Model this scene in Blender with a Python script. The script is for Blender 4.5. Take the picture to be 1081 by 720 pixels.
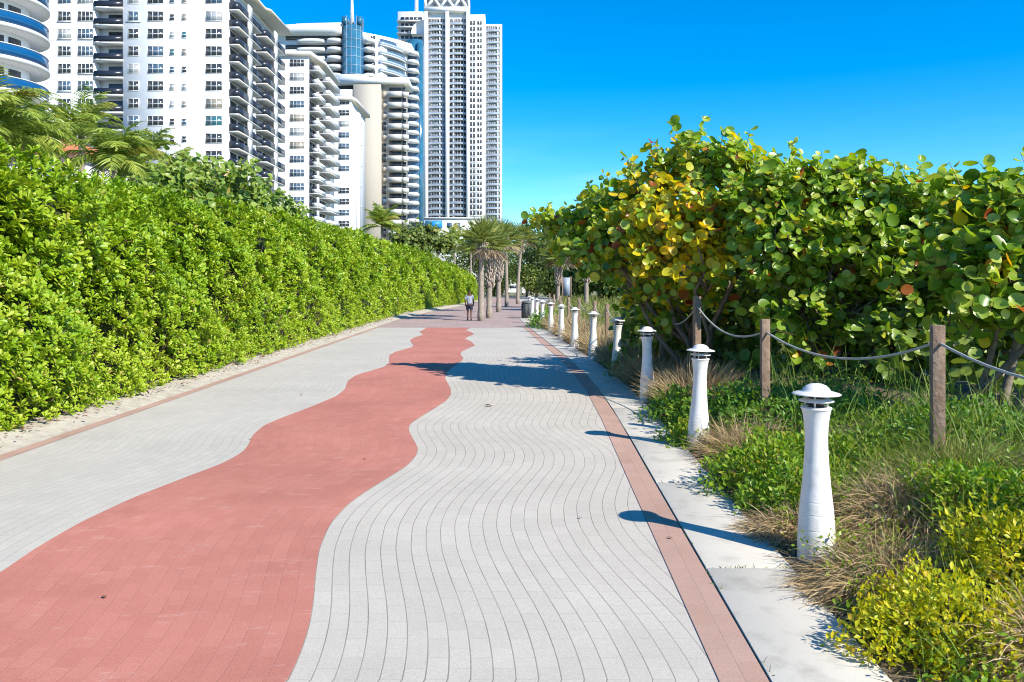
import bpy, math, random
import numpy as np
R = math.radians
for o in list(bpy.data.objects): bpy.data.objects.remove(o)
SC = bpy.context.scene
COL = SC.collection
rng = np.random.default_rng(11)
random.seed(5)

# ------------------------------------------------------------------ camera, sky, sun, exposure
F, CX, CY, H = 841.0, 530.0, 300.0, 2.0          # focal length in photo pixels, vanishing point, eye height
cd = bpy.data.cameras.new('camera'); cam = bpy.data.objects.new('camera', cd); COL.objects.link(cam)
cam.location = (0, 0, H); cam.rotation_euler = (R(90), 0, 0)
cd.sensor_width = 36.0; cd.lens = 36.0 * F / 1081.0
cd.shift_x = (540.5 - CX) / 1081.0; cd.shift_y = -(360.0 - CY) / 1081.0
cd.clip_start = 0.05; cd.clip_end = 20000
SC.camera = cam

SUN = np.array([0.582, -0.532, 0.616]); SUN /= np.linalg.norm(SUN)
elev = math.asin(SUN[2]); azim = math.atan2(SUN[0], SUN[1])
W = bpy.data.worlds.new('World'); SC.world = W; W.use_nodes = True
nt = W.node_tree; nt.nodes.clear()
sky = nt.nodes.new('ShaderNodeTexSky'); sky.sky_type = 'NISHITA'; sky.sun_disc = False
sky.sun_elevation = elev; sky.sun_rotation = azim
sky.altitude = 0; sky.air_density = 0.72; sky.dust_density = 0.0; sky.ozone_density = 3.0
hs = nt.nodes.new('ShaderNodeHueSaturation'); hs.inputs['Saturation'].default_value = 1.46; hs.inputs['Value'].default_value = 1.0
hs.inputs['Hue'].default_value = 0.498
bg = nt.nodes.new('ShaderNodeBackground'); bg.inputs['Strength'].default_value = 0.15
wo = nt.nodes.new('ShaderNodeOutputWorld')
# a few faint low clouds, by view direction
tc = nt.nodes.new('ShaderNodeTexCoord'); mp = nt.nodes.new('ShaderNodeMapping'); mp.inputs['Scale'].default_value = (3.0, 3.0, 16.0)
cn = nt.nodes.new('ShaderNodeTexNoise'); cn.inputs['Scale'].default_value = 1.6; cn.inputs['Detail'].default_value = 5
cr = nt.nodes.new('ShaderNodeMapRange'); cr.inputs['From Min'].default_value = 0.56; cr.inputs['From Max'].default_value = 0.80
sx = nt.nodes.new('ShaderNodeSeparateXYZ'); zr = nt.nodes.new('ShaderNodeMapRange')
zr.inputs['From Min'].default_value = 0.20; zr.inputs['From Max'].default_value = 0.0; zr.inputs['To Max'].default_value = 0.35
mu = nt.nodes.new('ShaderNodeMath'); mu.operation = 'MULTIPLY'
mx = nt.nodes.new('ShaderNodeMix'); mx.data_type = 'RGBA'; mx.inputs['B'].default_value = (5.2, 6.0, 7.2, 1)
L = nt.links.new
L(tc.outputs['Generated'], mp.inputs['Vector']); L(mp.outputs['Vector'], cn.inputs['Vector']); L(cn.outputs['Fac'], cr.inputs['Value'])
L(tc.outputs['Generated'], sx.inputs[0]); L(sx.outputs['Z'], zr.inputs['Value'])
L(cr.outputs[0], mu.inputs[0]); L(zr.outputs[0], mu.inputs[1]); L(mu.outputs[0], mx.inputs['Factor'])
L(sky.outputs[0], hs.inputs['Color']); L(hs.outputs[0], mx.inputs['A']); L(mx.outputs['Result'], bg.inputs[0]); L(bg.outputs[0], wo.inputs[0])

sl = bpy.data.lights.new('sun', 'SUN'); sl.energy = 4.4; sl.angle = R(0.5); sl.color = (1.0, 0.93, 0.80)
so = bpy.data.objects.new('sun', sl); COL.objects.link(so); so.location = (20, -20, 30)
from mathutils import Vector
so.rotation_euler = Vector(SUN.tolist()).to_track_quat('Z', 'Y').to_euler()
vs = SC.view_settings; vs.view_transform = 'Standard'; vs.look = 'None'; vs.gamma = 1.0; vs.use_curve_mapping = False
vs.exposure = 0.80
SC.cycles.use_denoising = True; SC.cycles.filter_width = 1.05
SC.cycles.max_bounces = 8; SC.cycles.diffuse_bounces = 4; SC.cycles.transmission_bounces = 4; SC.cycles.transparent_max_bounces = 8

# ------------------------------------------------------------------ helpers
def gx(px, d): return (px - CX) * d / F
def gz(py, d): return H + (CY - py) * d / F
def P3(px, py, d): return np.array([gx(px, d), d, gz(py, d)])
def nrm(a): return a / np.maximum(np.linalg.norm(a, axis=-1, keepdims=True), 1e-9)

class G:
    """collects shapes that become ONE mesh"""
    def __init__(s): s.V = []; s.Fc = []; s.n = 0; s.r = []; s.uv = None
    def add(s, v, f, r=0.5):
        v = np.asarray(v, float); s.V.append(v)
        for q in f: s.Fc.append(np.asarray([q], np.int64) + s.n)
        s.r.append(np.broadcast_to(np.asarray(r, float), (len(v),))); s.n += len(v); return s
    def addb(s, V, tf, r):
        N, k, _ = V.shape
        s.V.append(V.reshape(-1, 3))
        off = (np.arange(N) * k + s.n)[:, None]
        for q in tf: s.Fc.append(np.asarray(q)[None, :] + off)
        s.r.append(np.repeat(np.broadcast_to(r, (N,)), k)); s.n += N * k; return s
    def box(s, x0, x1, y0, y1, z0, z1, r=0.5):
        v = [(x0,y0,z0),(x1,y0,z0),(x1,y1,z0),(x0,y1,z0),(x0,y0,z1),(x1,y0,z1),(x1,y1,z1),(x0,y1,z1)]
        return s.add(v, [(0,3,2,1),(4,5,6,7),(0,1,5,4),(1,2,6,5),(2,3,7,6),(3,0,4,7)], r)
    def prism(s, poly, z0, z1, r=0.5):
        poly = [tuple(p) for p in poly]
        a = sum(poly[i][0]*poly[(i+1)%len(poly)][1]-poly[(i+1)%len(poly)][0]*poly[i][1] for i in range(len(poly)))
        if a < 0: poly = poly[::-1]
        n = len(poly)
        v = [(x,y,z0) for x,y in poly] + [(x,y,z1) for x,y in poly]
        f = [tuple(range(n-1,-1,-1)), tuple(range(n,2*n))] + [(i,(i+1)%n,n+(i+1)%n,n+i) for i in range(n)]
        return s.add(v, f, r)
    def strip(s, pts, z0, z1, th=0.12, r=0.5):
        """thin standing wall along a polyline"""
        p = np.asarray(pts, float); t = nrm(np.gradient(p, axis=0)); nn = np.stack([-t[:,1], t[:,0]], 1)*th/2
        return s.prism(list(map(tuple, p+nn)) + list(map(tuple, (p-nn)[::-1])), z0, z1, r)
    def tube(s, pts, rad, n=6, r=0.5, cap=True):
        p = np.asarray(pts, float); m = len(p); rad = np.broadcast_to(rad, (m,))
        t = nrm(np.gradient(p, axis=0)); ref = np.array([0.31, 0.77, 0.2]) if abs(t[0][2]) > .6 else np.array([0,0,1.])
        a = nrm(np.cross(t, ref)); b = np.cross(t, a)
        th = np.arange(n)*2*math.pi/n
        v = p[:,None,:] + rad[:,None,None]*(a[:,None,:]*np.cos(th)[None,:,None] + b[:,None,:]*np.sin(th)[None,:,None])
        f = [(i*n+j, i*n+(j+1)%n, (i+1)*n+(j+1)%n, (i+1)*n+j) for i in range(m-1) for j in range(n)]
        f = [q[::-1] for q in f]
        if cap: f += [tuple(range(n)), tuple(range((m-1)*n, m*n))[::-1]]
        return s.add(v.reshape(-1,3), f, r)
    def lathe(s, prof, n=32, c=(0,0,0), r=0.5):
        v = []; f = []; th = [2*math.pi*j/n for j in range(n)]
        for (rr, z) in prof: v += [(c[0]+rr*math.cos(t), c[1]+rr*math.sin(t), c[2]+z) for t in th]
        for i in range(len(prof)-1):
            for j in range(n): f.append((i*n+j, i*n+(j+1)%n, (i+1)*n+(j+1)%n, (i+1)*n+j))
        f += [tuple(range(n-1,-1,-1)), tuple(range((len(prof)-1)*n, len(prof)*n))]
        return s.add(v, f, r)
    def mesh(s, name, mat, smooth=False, org=None):
        me = bpy.data.meshes.new(name)
        V = np.concatenate(s.V)
        if org is not None: V = V - np.asarray(org)
        idx = np.concatenate([a.ravel() for a in s.Fc]); tot = np.concatenate([np.full(len(a), a.shape[1]) for a in s.Fc])
        st = np.concatenate([[0], np.cumsum(tot)[:-1]])
        me.vertices.add(len(V)); me.vertices.foreach_set('co', V.astype(np.float32).ravel())
        me.loops.add(len(idx)); me.loops.foreach_set('vertex_index', idx.astype(np.int32))
        me.polygons.add(len(tot)); me.polygons.foreach_set('loop_start', st.astype(np.int32))
        if smooth: me.polygons.foreach_set('use_smooth', np.ones(len(tot), bool))
        at = me.attributes.new('rnd', 'FLOAT', 'POINT'); at.data.foreach_set('value', np.concatenate(s.r).astype(np.float32))
        if s.uv is not None:
            ul = me.uv_layers.new(name='UVMap'); ul.data.foreach_set('uv', np.asarray(s.uv)[idx].astype(np.float32).ravel())
        me.update(calc_edges=True)
        for m_ in (mat if isinstance(mat, (list, tuple)) else [mat]): me.materials.append(m_)
        return me
    def build(s, name, mat, parent=None, smooth=False, label=None, bevel=0):
        """world-space shapes; the object's origin goes to its parent's base"""
        org = root_loc(parent) if parent is not None else None
        o = bpy.data.objects.new(name, s.mesh(name, mat, smooth, org)); COL.objects.link(o)
        if parent is not None: o.parent = parent
        if label: o['label'] = label
        if bevel:
            b = o.modifiers.new('bevel', 'BEVEL'); b.width = bevel; b.segments = 2; b.limit_method = 'ANGLE'
        return o

def root_loc(o):
    v = np.zeros(3)
    while o is not None: v = v + np.array(o.location); o = o.parent
    return v
def tag(o, label, cat, group=None, kind=None):
    o['label'] = label; o['category'] = cat
    if group: o['group'] = group
    if kind: o['kind'] = kind
    return o
def thing(name, label, cat, loc=(0,0,0), group=None):
    o = bpy.data.objects.new(name, None); COL.objects.link(o); o.location = [float(v) for v in loc]; o.empty_display_size = 0.2
    return tag(o, label, cat, group)
def struct(o, kind='structure'): o['kind'] = kind; return o
def inst(name, me, parent, loc, rz=0.0):
    """one more object on a shared mesh; loc is relative to the parent"""
    o = bpy.data.objects.new(name, me); COL.objects.link(o); o.parent = parent; o.location = [float(v) for v in loc]; o.rotation_euler = (0,0,rz); return o
def dup(root, loc, rz=0.0, sc=1.0, label=None):
    r = root.copy(); COL.objects.link(r); r.location = [float(v) for v in loc]; r.rotation_euler = (0,0,rz); r.scale = (sc,)*3
    if label: r['label'] = label
    for ch in list(root.children):
        c = ch.copy(); COL.objects.link(c); c.parent = r
        for g in list(ch.children):
            d = g.copy(); COL.objects.link(d); d.parent = c
    return r

# ------------------------------------------------------------------ materials
def base_mat(name):
    m = bpy.data.materials.new(name); m.use_nodes = True; t = m.node_tree
    return m, t, t.nodes['Principled BSDF'], t.links.new
def mat(name, col, rough=0.7, var=0.12, scale=6.0, bump=0.0, bscale=40.0, spec=0.4, metal=0.0, coord='Object', stain=None, stain_scale=1.2, stain_amt=.5):
    m, t, p, lk = base_mat(name)
    co = t.nodes.new('ShaderNodeTexCoord'); n = t.nodes.new('ShaderNodeTexNoise'); n.inputs['Scale'].default_value = scale; n.inputs['Detail'].default_value = 6
    lk(co.outputs[coord], n.inputs['Vector'])
    mr = t.nodes.new('ShaderNodeMapRange'); mr.inputs['From Min'].default_value = .25; mr.inputs['From Max'].default_value = .75
    mr.inputs['To Min'].default_value = 1-var; mr.inputs['To Max'].default_value = 1+var
    lk(n.outputs['Fac'], mr.inputs['Value'])
    mxx = t.nodes.new('ShaderNodeMix'); mxx.data_type = 'RGBA'; mxx.blend_type = 'MULTIPLY'; mxx.inputs['Factor'].default_value = 1
    mxx.inputs['A'].default_value = (*col, 1); lk(mr.outputs[0], mxx.inputs['B'])
    out = mxx.outputs['Result']
    if stain:
        n2 = t.nodes.new('ShaderNodeTexNoise'); n2.inputs['Scale'].default_value = stain_scale; n2.inputs['Detail'].default_value = 9; n2.inputs['Roughness'].default_value = .65
        lk(co.outputs[coord], n2.inputs['Vector'])
        r2 = t.nodes.new('ShaderNodeMapRange'); r2.inputs['From Min'].default_value = .5; r2.inputs['From Max'].default_value = .72; r2.inputs['To Max'].default_value = stain_amt
        lk(n2.outputs['Fac'], r2.inputs['Value'])
        m2 = t.nodes.new('ShaderNodeMix'); m2.data_type = 'RGBA'; m2.inputs['B'].default_value = (*stain, 1)
        lk(r2.outputs[0], m2.inputs['Factor']); lk(out, m2.inputs['A']); out = m2.outputs['Result']
    lk(out, p.inputs['Base Color'])
    p.inputs['Roughness'].default_value = rough; p.inputs['Specular IOR Level'].default_value = spec; p.inputs['Metallic'].default_value = metal
    if bump:
        bn = t.nodes.new('ShaderNodeTexNoise'); bn.inputs['Scale'].default_value = bscale; bn.inputs['Detail'].default_value = 5; lk(co.outputs[coord], bn.inputs['Vector'])
        b = t.nodes.new('ShaderNodeBump'); b.inputs['Strength'].default_value = bump; b.inputs['Distance'].default_value = .02
        lk(bn.outputs['Fac'], b.inputs['Height']); lk(b.outputs[0], p.inputs['Normal'])
    return m
def leaf_mat(name, stops, trans=0.35, rough=0.42, spec=0.45, tcol=None):
    """colour by the number stored with each leaf"""
    m, t, p, lk = base_mat(name)
    a = t.nodes.new('ShaderNodeAttribute'); a.attribute_name = 'rnd'
    cr = t.nodes.new('ShaderNodeValToRGB'); e = cr.color_ramp.elements
    while len(e) < len(stops): e.new(0.5)
    for el, (q, c) in zip(e, stops): el.position = q; el.color = (*c, 1)
    lk(a.outputs['Fac'], cr.inputs[0]); lk(cr.outputs[0], p.inputs['Base Color'])
    p.inputs['Roughness'].default_value = rough; p.inputs['Specular IOR Level'].default_value = spec
    tr = t.nodes.new('ShaderNodeBsdfTranslucent'); br = t.nodes.new('ShaderNodeMix'); br.data_type = 'RGBA'; br.blend_type = 'MULTIPLY'; br.inputs['Factor'].default_value = 1
    br.inputs['B'].default_value = (*(tcol or (1.5, 1.5, 0.6)), 1); lk(cr.outputs[0], br.inputs['A']); lk(br.outputs['Result'], tr.inputs[0])
    ms = t.nodes.new('ShaderNodeMixShader'); ms.inputs[0].default_value = trans
    lk(p.outputs[0], ms.inputs[1]); lk(tr.outputs[0], ms.inputs[2]); lk(ms.outputs[0], t.nodes['Material Output'].inputs[0])
    return m
def paver_mat(name, c1, c2, joint, row=0.115, length=0.23, line=1.0, cross=0.35, speck=(.75,.72,.68), speck_amt=.0, dirt=.12):
    m, t, p, lk = base_mat(name)
    uv = t.nodes.new('ShaderNodeUVMap'); uv.uv_map = 'UVMap'
    b = t.nodes.new('ShaderNodeTexBrick'); b.inputs['Scale'].default_value = 1; b.inputs['Brick Width'].default_value = length; b.inputs['Row Height'].default_value = row
    b.inputs['Mortar Size'].default_value = .0035; b.inputs['Mortar Smooth'].default_value = .3; b.inputs['Bias'].default_value = 0; b.offset = .5
    b.inputs['Color1'].default_value = (*c1, 1); b.inputs['Color2'].default_value = (*c2, 1); lk(uv.outputs[0], b.inputs['Vector'])
    cm = tuple(a*(1-cross)+j*cross for a, j in zip(c1, joint)); b.inputs['Mortar'].default_value = (*cm, 1)
    sx = t.nodes.new('ShaderNodeSeparateXYZ'); lk(uv.outputs[0], sx.inputs[0])
    pp = t.nodes.new('ShaderNodeMath'); pp.operation = 'PINGPONG'; pp.inputs[1].default_value = row/2; lk(sx.outputs['Y'], pp.inputs[0])
    lr = t.nodes.new('ShaderNodeMapRange'); lr.inputs['From Min'].default_value = .0018; lr.inputs['From Max'].default_value = .0050; lr.inputs['To Min'].default_value = line; lr.inputs['To Max'].default_value = 0
    lk(pp.outputs[0], lr.inputs['Value'])
    co = t.nodes.new('ShaderNodeTexCoord')
    nb = t.nodes.new('ShaderNodeTexNoise'); nb.inputs['Scale'].default_value = 1.7; nb.inputs['Detail'].default_value = 4; lk(co.outputs['Object'], nb.inputs['Vector'])
    rb = t.nodes.new('ShaderNodeMapRange'); rb.inputs['From Min'].default_value = .35; rb.inputs['From Max'].default_value = .65; rb.inputs['To Min'].default_value = .45; lk(nb.outputs['Fac'], rb.inputs['Value'])
    ml = t.nodes.new('ShaderNodeMath'); ml.operation = 'MULTIPLY'; lk(lr.outputs[0], ml.inputs[0]); lk(rb.outputs[0], ml.inputs[1])
    mj = t.nodes.new('ShaderNodeMix'); mj.data_type = 'RGBA'; mj.inputs['B'].default_value = (*joint, 1); lk(ml.outputs[0], mj.inputs['Factor']); lk(b.outputs['Color'], mj.inputs['A'])
    n1 = t.nodes.new('ShaderNodeTexNoise'); n1.inputs['Scale'].default_value = .55; n1.inputs['Detail'].default_value = 8; n1.inputs['Roughness'].default_value = .6; lk(co.outputs['Object'], n1.inputs['Vector'])
    r1 = t.nodes.new('ShaderNodeMapRange'); r1.inputs['From Min'].default_value = .3; r1.inputs['From Max'].default_value = .7; r1.inputs['To Min'].default_value = 1-dirt; r1.inputs['To Max'].default_value = 1+dirt*.6; lk(n1.outputs['Fac'], r1.inputs['Value'])
    n3 = t.nodes.new('ShaderNodeTexNoise'); n3.inputs['Scale'].default_value = 90; n3.inputs['Detail'].default_value = 3; lk(co.outputs['Object'], n3.inputs['Vector'])
    r3 = t.nodes.new('ShaderNodeMapRange'); r3.inputs['From Min'].default_value = .3; r3.inputs['From Max'].default_value = .7; r3.inputs['To Min'].default_value = .9; r3.inputs['To Max'].default_value = 1.08; lk(n3.outputs['Fac'], r3.inputs['Value'])
    mm = t.nodes.new('ShaderNodeMath'); mm.operation = 'MULTIPLY'; lk(r1.outputs[0], mm.inputs[0]); lk(r3.outputs[0], mm.inputs[1])
    mf = t.nodes.new('ShaderNodeMix'); mf.data_type = 'RGBA'; mf.blend_type = 'MULTIPLY'; mf.inputs['Factor'].default_value = 1; lk(mj.outputs['Result'], mf.inputs['A']); lk(mm.outputs[0], mf.inputs['B'])
    out = mf.outputs['Result']
    if speck_amt:
        n4 = t.nodes.new('ShaderNodeTexNoise'); n4.inputs['Scale'].default_value = 2.3; n4.inputs['Detail'].default_value = 12; n4.inputs['Roughness'].default_value = .78
        mp4 = t.nodes.new('ShaderNodeMapping'); mp4.inputs['Scale'].default_value = (1, 2.6, 1); lk(co.outputs['Object'], mp4.inputs[0]); lk(mp4.outputs[0], n4.inputs['Vector'])
        r4 = t.nodes.new('ShaderNodeMapRange'); r4.inputs['From Min'].default_value = .56; r4.inputs['From Max'].default_value = .74; r4.inputs['To Max'].default_value = speck_amt; lk(n4.outputs['Fac'], r4.inputs['Value'])
        m4 = t.nodes.new('ShaderNodeMix'); m4.data_type = 'RGBA'; m4.inputs['B'].default_value = (*speck, 1); lk(r4.outputs[0], m4.inputs['Factor']); lk(out, m4.inputs['A']); out = m4.outputs['Result']
    lk(out, p.inputs['Base Color']); p.inputs['Roughness'].default_value = .85; p.inputs['Specular IOR Level'].default_value = .25
    bu = t.nodes.new('ShaderNodeBump'); bu.inputs['Strength'].default_value = .35; bu.inputs['Distance'].default_value = .006
    iv = t.nodes.new('ShaderNodeMath'); iv.operation = 'SUBTRACT'; lk(r3.outputs[0], iv.inputs[0]); lk(lr.outputs[0], iv.inputs[1]); lk(iv.outputs[0], bu.inputs['Height']); lk(bu.outputs[0], p.inputs['Normal'])
    return m
def glass_mat(name, col, rough=.08):
    m = mat(name, col, rough=rough, var=.35, scale=.35, spec=.6); return m

M = {}
M['stucco'] = mat('white_stucco', (.67,.685,.71), .85, .03, .08, stain=(.55,.55,.54), stain_scale=.14, stain_amt=.3)
M['stucco_grey'] = mat('warm_grey_stucco', (.48,.47,.45), .85, .03, .08)  # warm grey stucco of the roof slabs and the beige block's balconies
M['beige'] = mat('beige_stucco', (.40,.37,.32), .85, .01, .1)
M['slab'] = mat('painted_concrete', (.57,.58,.60), .8, .05, .15)
M['frame'] = mat('white_window_frame', (.8,.8,.8), .5, .03)
M['glass_dark'] = glass_mat('dark_glass', (.035,.045,.06)); M['glass_blue'] = glass_mat('blue_grey_glass', (.06,.11,.18)); M['glass_pale'] = glass_mat('curtained_glass', (.34,.36,.38), .3)
M['glass_tan'] = glass_mat('blind_covered_glass', (.28,.25,.21), .3); M['glass_teal'] = glass_mat('teal_glass', (.04,.15,.19))
M['rail_dark'] = mat('dark_glass_railing', (.022,.028,.045), .25, .2, .4); M['rail_blue'] = mat('blue_glass_railing', (.006,.075,.20), .12, .15, .4, spec=.6)
M['rail_pale'] = mat('pale_blue_railing', (.28,.36,.48), .4, .1, .3)
M['cyl_glass'] = mat('blue_curtain_wall', (.03,.14,.24), .12, .35, .25, spec=.7)
M['blue_paint'] = mat('bright_blue_panel', (.01,.22,.62), .5, .04)
M['tile'] = mat('terracotta_tile', (.46,.16,.07), .8, .25, 3.0)
M['grey_paver'] = paver_mat('light_grey_pavers', (.525,.482,.42), (.49,.450,.39), (.17,.15,.13), line=.7, cross=.26, dirt=.10)
M['grey_paver_far'] = paver_mat('light_grey_pavers_left', (.515,.480,.425), (.48,.446,.394), (.24,.22,.20), line=.4, cross=.3, dirt=.10)
M['red_paver'] = paver_mat('red_pavers', (.50,.20,.155), (.465,.178,.136), (.30,.13,.10), line=.30, cross=.16, speck=(.62,.42,.37), speck_amt=.6, dirt=.17)
M['border'] = paver_mat('pale_red_border_pavers', (.47,.305,.245), (.43,.275,.215), (.30,.20,.17), row=.13, length=.30, line=.35, cross=.3, dirt=.15)
M['mauve'] = paver_mat('mauve_pavers', (.43,.32,.295), (.36,.27,.25), (.3,.22,.2), row=.12, length=.24, line=.4, cross=.4, dirt=.15)
M['concrete'] = mat('concrete_kerb_slab', (.56,.52,.45), .9, .07, 1.1, bump=.10, bscale=80, stain=(.36,.33,.27), stain_scale=3.5, stain_amt=.75)
M['sand'] = mat('sandy_soil', (.46,.415,.345), .95, .2, 5, bump=.6, bscale=25, stain=(.28,.21,.14), stain_scale=3)
M['soil'] = mat('dark_litter_soil', (.13,.10,.065), .95, .4, 6, bump=.8, bscale=20, stain=(.24,.19,.11), stain_scale=4)
M['land'] = mat('sandy_grassland', (.22,.22,.11), .95, .3, .3)
M['white_metal'] = mat('white_painted_metal', (.74,.72,.69), .42, .04, 5, spec=.45, stain=(.46,.42,.35), stain_scale=9, stain_amt=.45, bump=.08, bscale=30)
M['lens'] = mat('gap_shade_lens', (.03,.03,.03), .3, .2, 10)  # near-black lens: shade of the gaps around the louvre is in its colour
M['timber'] = mat('weathered_timber', (.24,.16,.11), .85, .3, 14, bump=.5, bscale=30, stain=(.38,.31,.25), stain_scale=5)
M['rope'] = mat('white_rope', (.46,.45,.42), .9, .15, 60, bump=.6, bscale=150)
M['bark'] = mat('grey_bark', (.20,.16,.125), .9, .3, 9, bump=.6, bscale=20)
M['twig'] = mat('brown_twig', (.17,.115,.08), .9, .3, 8)
M['palm_bark'] = mat('palm_bark', (.30,.25,.20), .9, .28, 6, bump=.8, bscale=18)
M['boot'] = mat('palm_boot', (.44,.36,.30), .85, .3, 10)
M['hedge'] = leaf_mat('scaevola_leaf', [(0,(.06,.13,.010)),(.3,(.135,.26,.010)),(.65,(.235,.38,.012)),(.9,(.36,.46,.03)),(1,(.40,.30,.10))], .27, tcol=(1.5,1.35,.4))
M['hedge_core'] = mat('hedge_inner_shade', (.035,.05,.015), .95, .5, 5)  # dark olive: the shade inside the hedge is put into this colour
M['grape'] = leaf_mat('sea_grape_leaf', [(0,(.05,.105,.016)),(.35,(.125,.25,.02)),(.62,(.27,.42,.035)),(.74,(.42,.50,.09)),(.80,(.60,.54,.02)),(.90,(.74,.54,.015)),(.95,(.38,.11,.02)),(1,(.24,.05,.015))], .42, .34, .5, tcol=(1.5,1.35,.4))
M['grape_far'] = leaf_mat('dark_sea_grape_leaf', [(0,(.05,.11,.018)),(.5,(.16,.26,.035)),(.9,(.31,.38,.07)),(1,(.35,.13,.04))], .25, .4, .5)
M['palm'] = leaf_mat('palm_frond', [(0,(.09,.135,.022)),(.45,(.23,.28,.06)),(.7,(.37,.37,.10)),(.85,(.34,.31,.12)),(1,(.42,.33,.19))], .25, .45, .4)
M['coconut'] = leaf_mat('coconut_frond', [(0,(.09,.16,.025)),(.5,(.27,.36,.055)),(.85,(.46,.48,.09)),(1,(.40,.36,.10))], .3, .4, .5)
M['dead_frond'] = leaf_mat('dead_palm_frond', [(0,(.22,.15,.09)),(1,(.42,.33,.21))], .15, .8, .2, tcol=(1,1,1))
M['shrub'] = leaf_mat('low_shrub_leaf', [(0,(.06,.15,.012)),(.5,(.165,.32,.018)),(.85,(.30,.42,.03)),(1,(.40,.36,.05))], .38, tcol=(1.5,1.35,.4))
M['shrub_dark'] = leaf_mat('dark_low_shrub_leaf', [(0,(.035,.10,.015)),(.5,(.10,.24,.025)),(1,(.22,.34,.035))], .33, tcol=(1.5,1.35,.4))
M['shrub_yellow'] = leaf_mat('yellow_green_leaf', [(0,(.20,.29,.012)),(.4,(.45,.49,.012)),(.8,(.66,.62,.02)),(1,(.62,.44,.03))], .4, tcol=(1.4,1.3,.3))
M['straw'] = leaf_mat('dry_straw', [(0,(.20,.12,.055)),(.5,(.49,.35,.185)),(1,(.70,.58,.36))], .2, .85, .15, tcol=(1,1,1))
M['grass'] = leaf_mat('grass_blade', [(0,(.06,.14,.02)),(.5,(.15,.25,.04)),(.8,(.30,.33,.08)),(1,(.46,.37,.18))], .3, .6, .3)
M['field'] = leaf_mat('dune_grass_blade', [(0,(.10,.15,.035)),(.5,(.22,.26,.07)),(.8,(.36,.34,.14)),(1,(.44,.30,.16))], .3, .7, .2)
M['tree'] = leaf_mat('background_tree_leaf', [(0,(.04,.075,.016)),(.5,(.11,.17,.03)),(.9,(.24,.28,.06)),(1,(.30,.26,.08))], .25, .5, .4)
M['dead_leaf'] = leaf_mat('fallen_leaf', [(0,(.18,.08,.05)),(1,(.32,.16,.09))], .1, .7, .3, tcol=(1,1,1))
M['bin'] = mat('dark_grey_bin', (.10,.11,.11), .5, .2, 6)
M['skin'] = mat('skin', (.11,.055,.035), .6, .05); M['hair'] = mat('black_hair', (.012,.011,.01), .7, .1)
M['shirt'] = mat('grey_blue_shirt', (.30,.32,.40), .85, .12, 12); M['shorts'] = mat('navy_shorts', (.03,.035,.07), .85, .1, 12); M['shoe'] = mat('dark_shoe', (.03,.02,.02), .6, .1)
M['vehicle'] = mat('white_car_paint', (.75,.75,.75), .3, .03, 3); M['tyre'] = mat('black_rubber', (.02,.02,.02), .8, .1)
M['panel_blue'] = mat('grey_blue_sign_panel', (.28,.34,.42), .4, .05)

# ------------------------------------------------------------------ leaf templates: (along, across, up)
T_PAD = (np.array([(0,0,0),(.5,.36,.07),(.84,.46,.03),(1,0,-.10),(.84,-.46,.03),(.5,-.36,.07),(.58,0,-.02)]), [(0,1,6),(0,6,5),(6,1,2,3),(6,3,4,5)])
T_DIA = (np.array([(0,0,0),(.55,.5,.06),(1,0,-.05),(.55,-.5,.06)]), [(0,1,2),(0,2,3)])
_a = np.arange(10)*2*math.pi/10
T_RND = (np.concatenate([[(0.5,0,-.05)], np.stack([.5-.5*np.cos(_a)+.07*np.exp(-((_a)**2)*6)*1, .5*np.sin(_a)*1.06, .05+.05*np.cos(2*_a)], 1)]), [(0,1+(i+1)%10,1+i) for i in range(10)])
T_BLADE = (np.array([(0,.5,0),(0,-.5,0),(.4,.45,.13),(.4,-.45,.13),(.75,.3,.10),(.75,-.3,.10),(1,0,-.08)]), [(0,1,3,2),(2,3,5,4),(4,5,6)])
T_RN2 = (T_RND[0]*np.array([1,.9,1])+np.concatenate([[(0,0,-.04)], np.stack([0*_a, 0*_a, .30*np.abs(np.sin(_a))-.12*(1-np.cos(_a))/2], 1)]), T_RND[1])
def place(g, tpl, pos, d, n, Ln, Wd, r):
    d = nrm(d); sd = nrm(np.cross(d, n)); n2 = np.cross(sd, d)
    T, tf = tpl
    Ln = np.broadcast_to(Ln, (len(pos),)); Wd = np.broadcast_to(Wd, (len(pos),))
    V = pos[:,None,:] + d[:,None,:]*(Ln[:,None]*T[:,0])[...,None] + sd[:,None,:]*(Wd[:,None]*T[:,1])[...,None] + n2[:,None,:]*(Ln[:,None]*T[:,2])[...,None]
    g.addb(V, tf, np.clip(r, 0, 1))
def rdir(n): return nrm(rng.normal(size=(n,3)))
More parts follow.
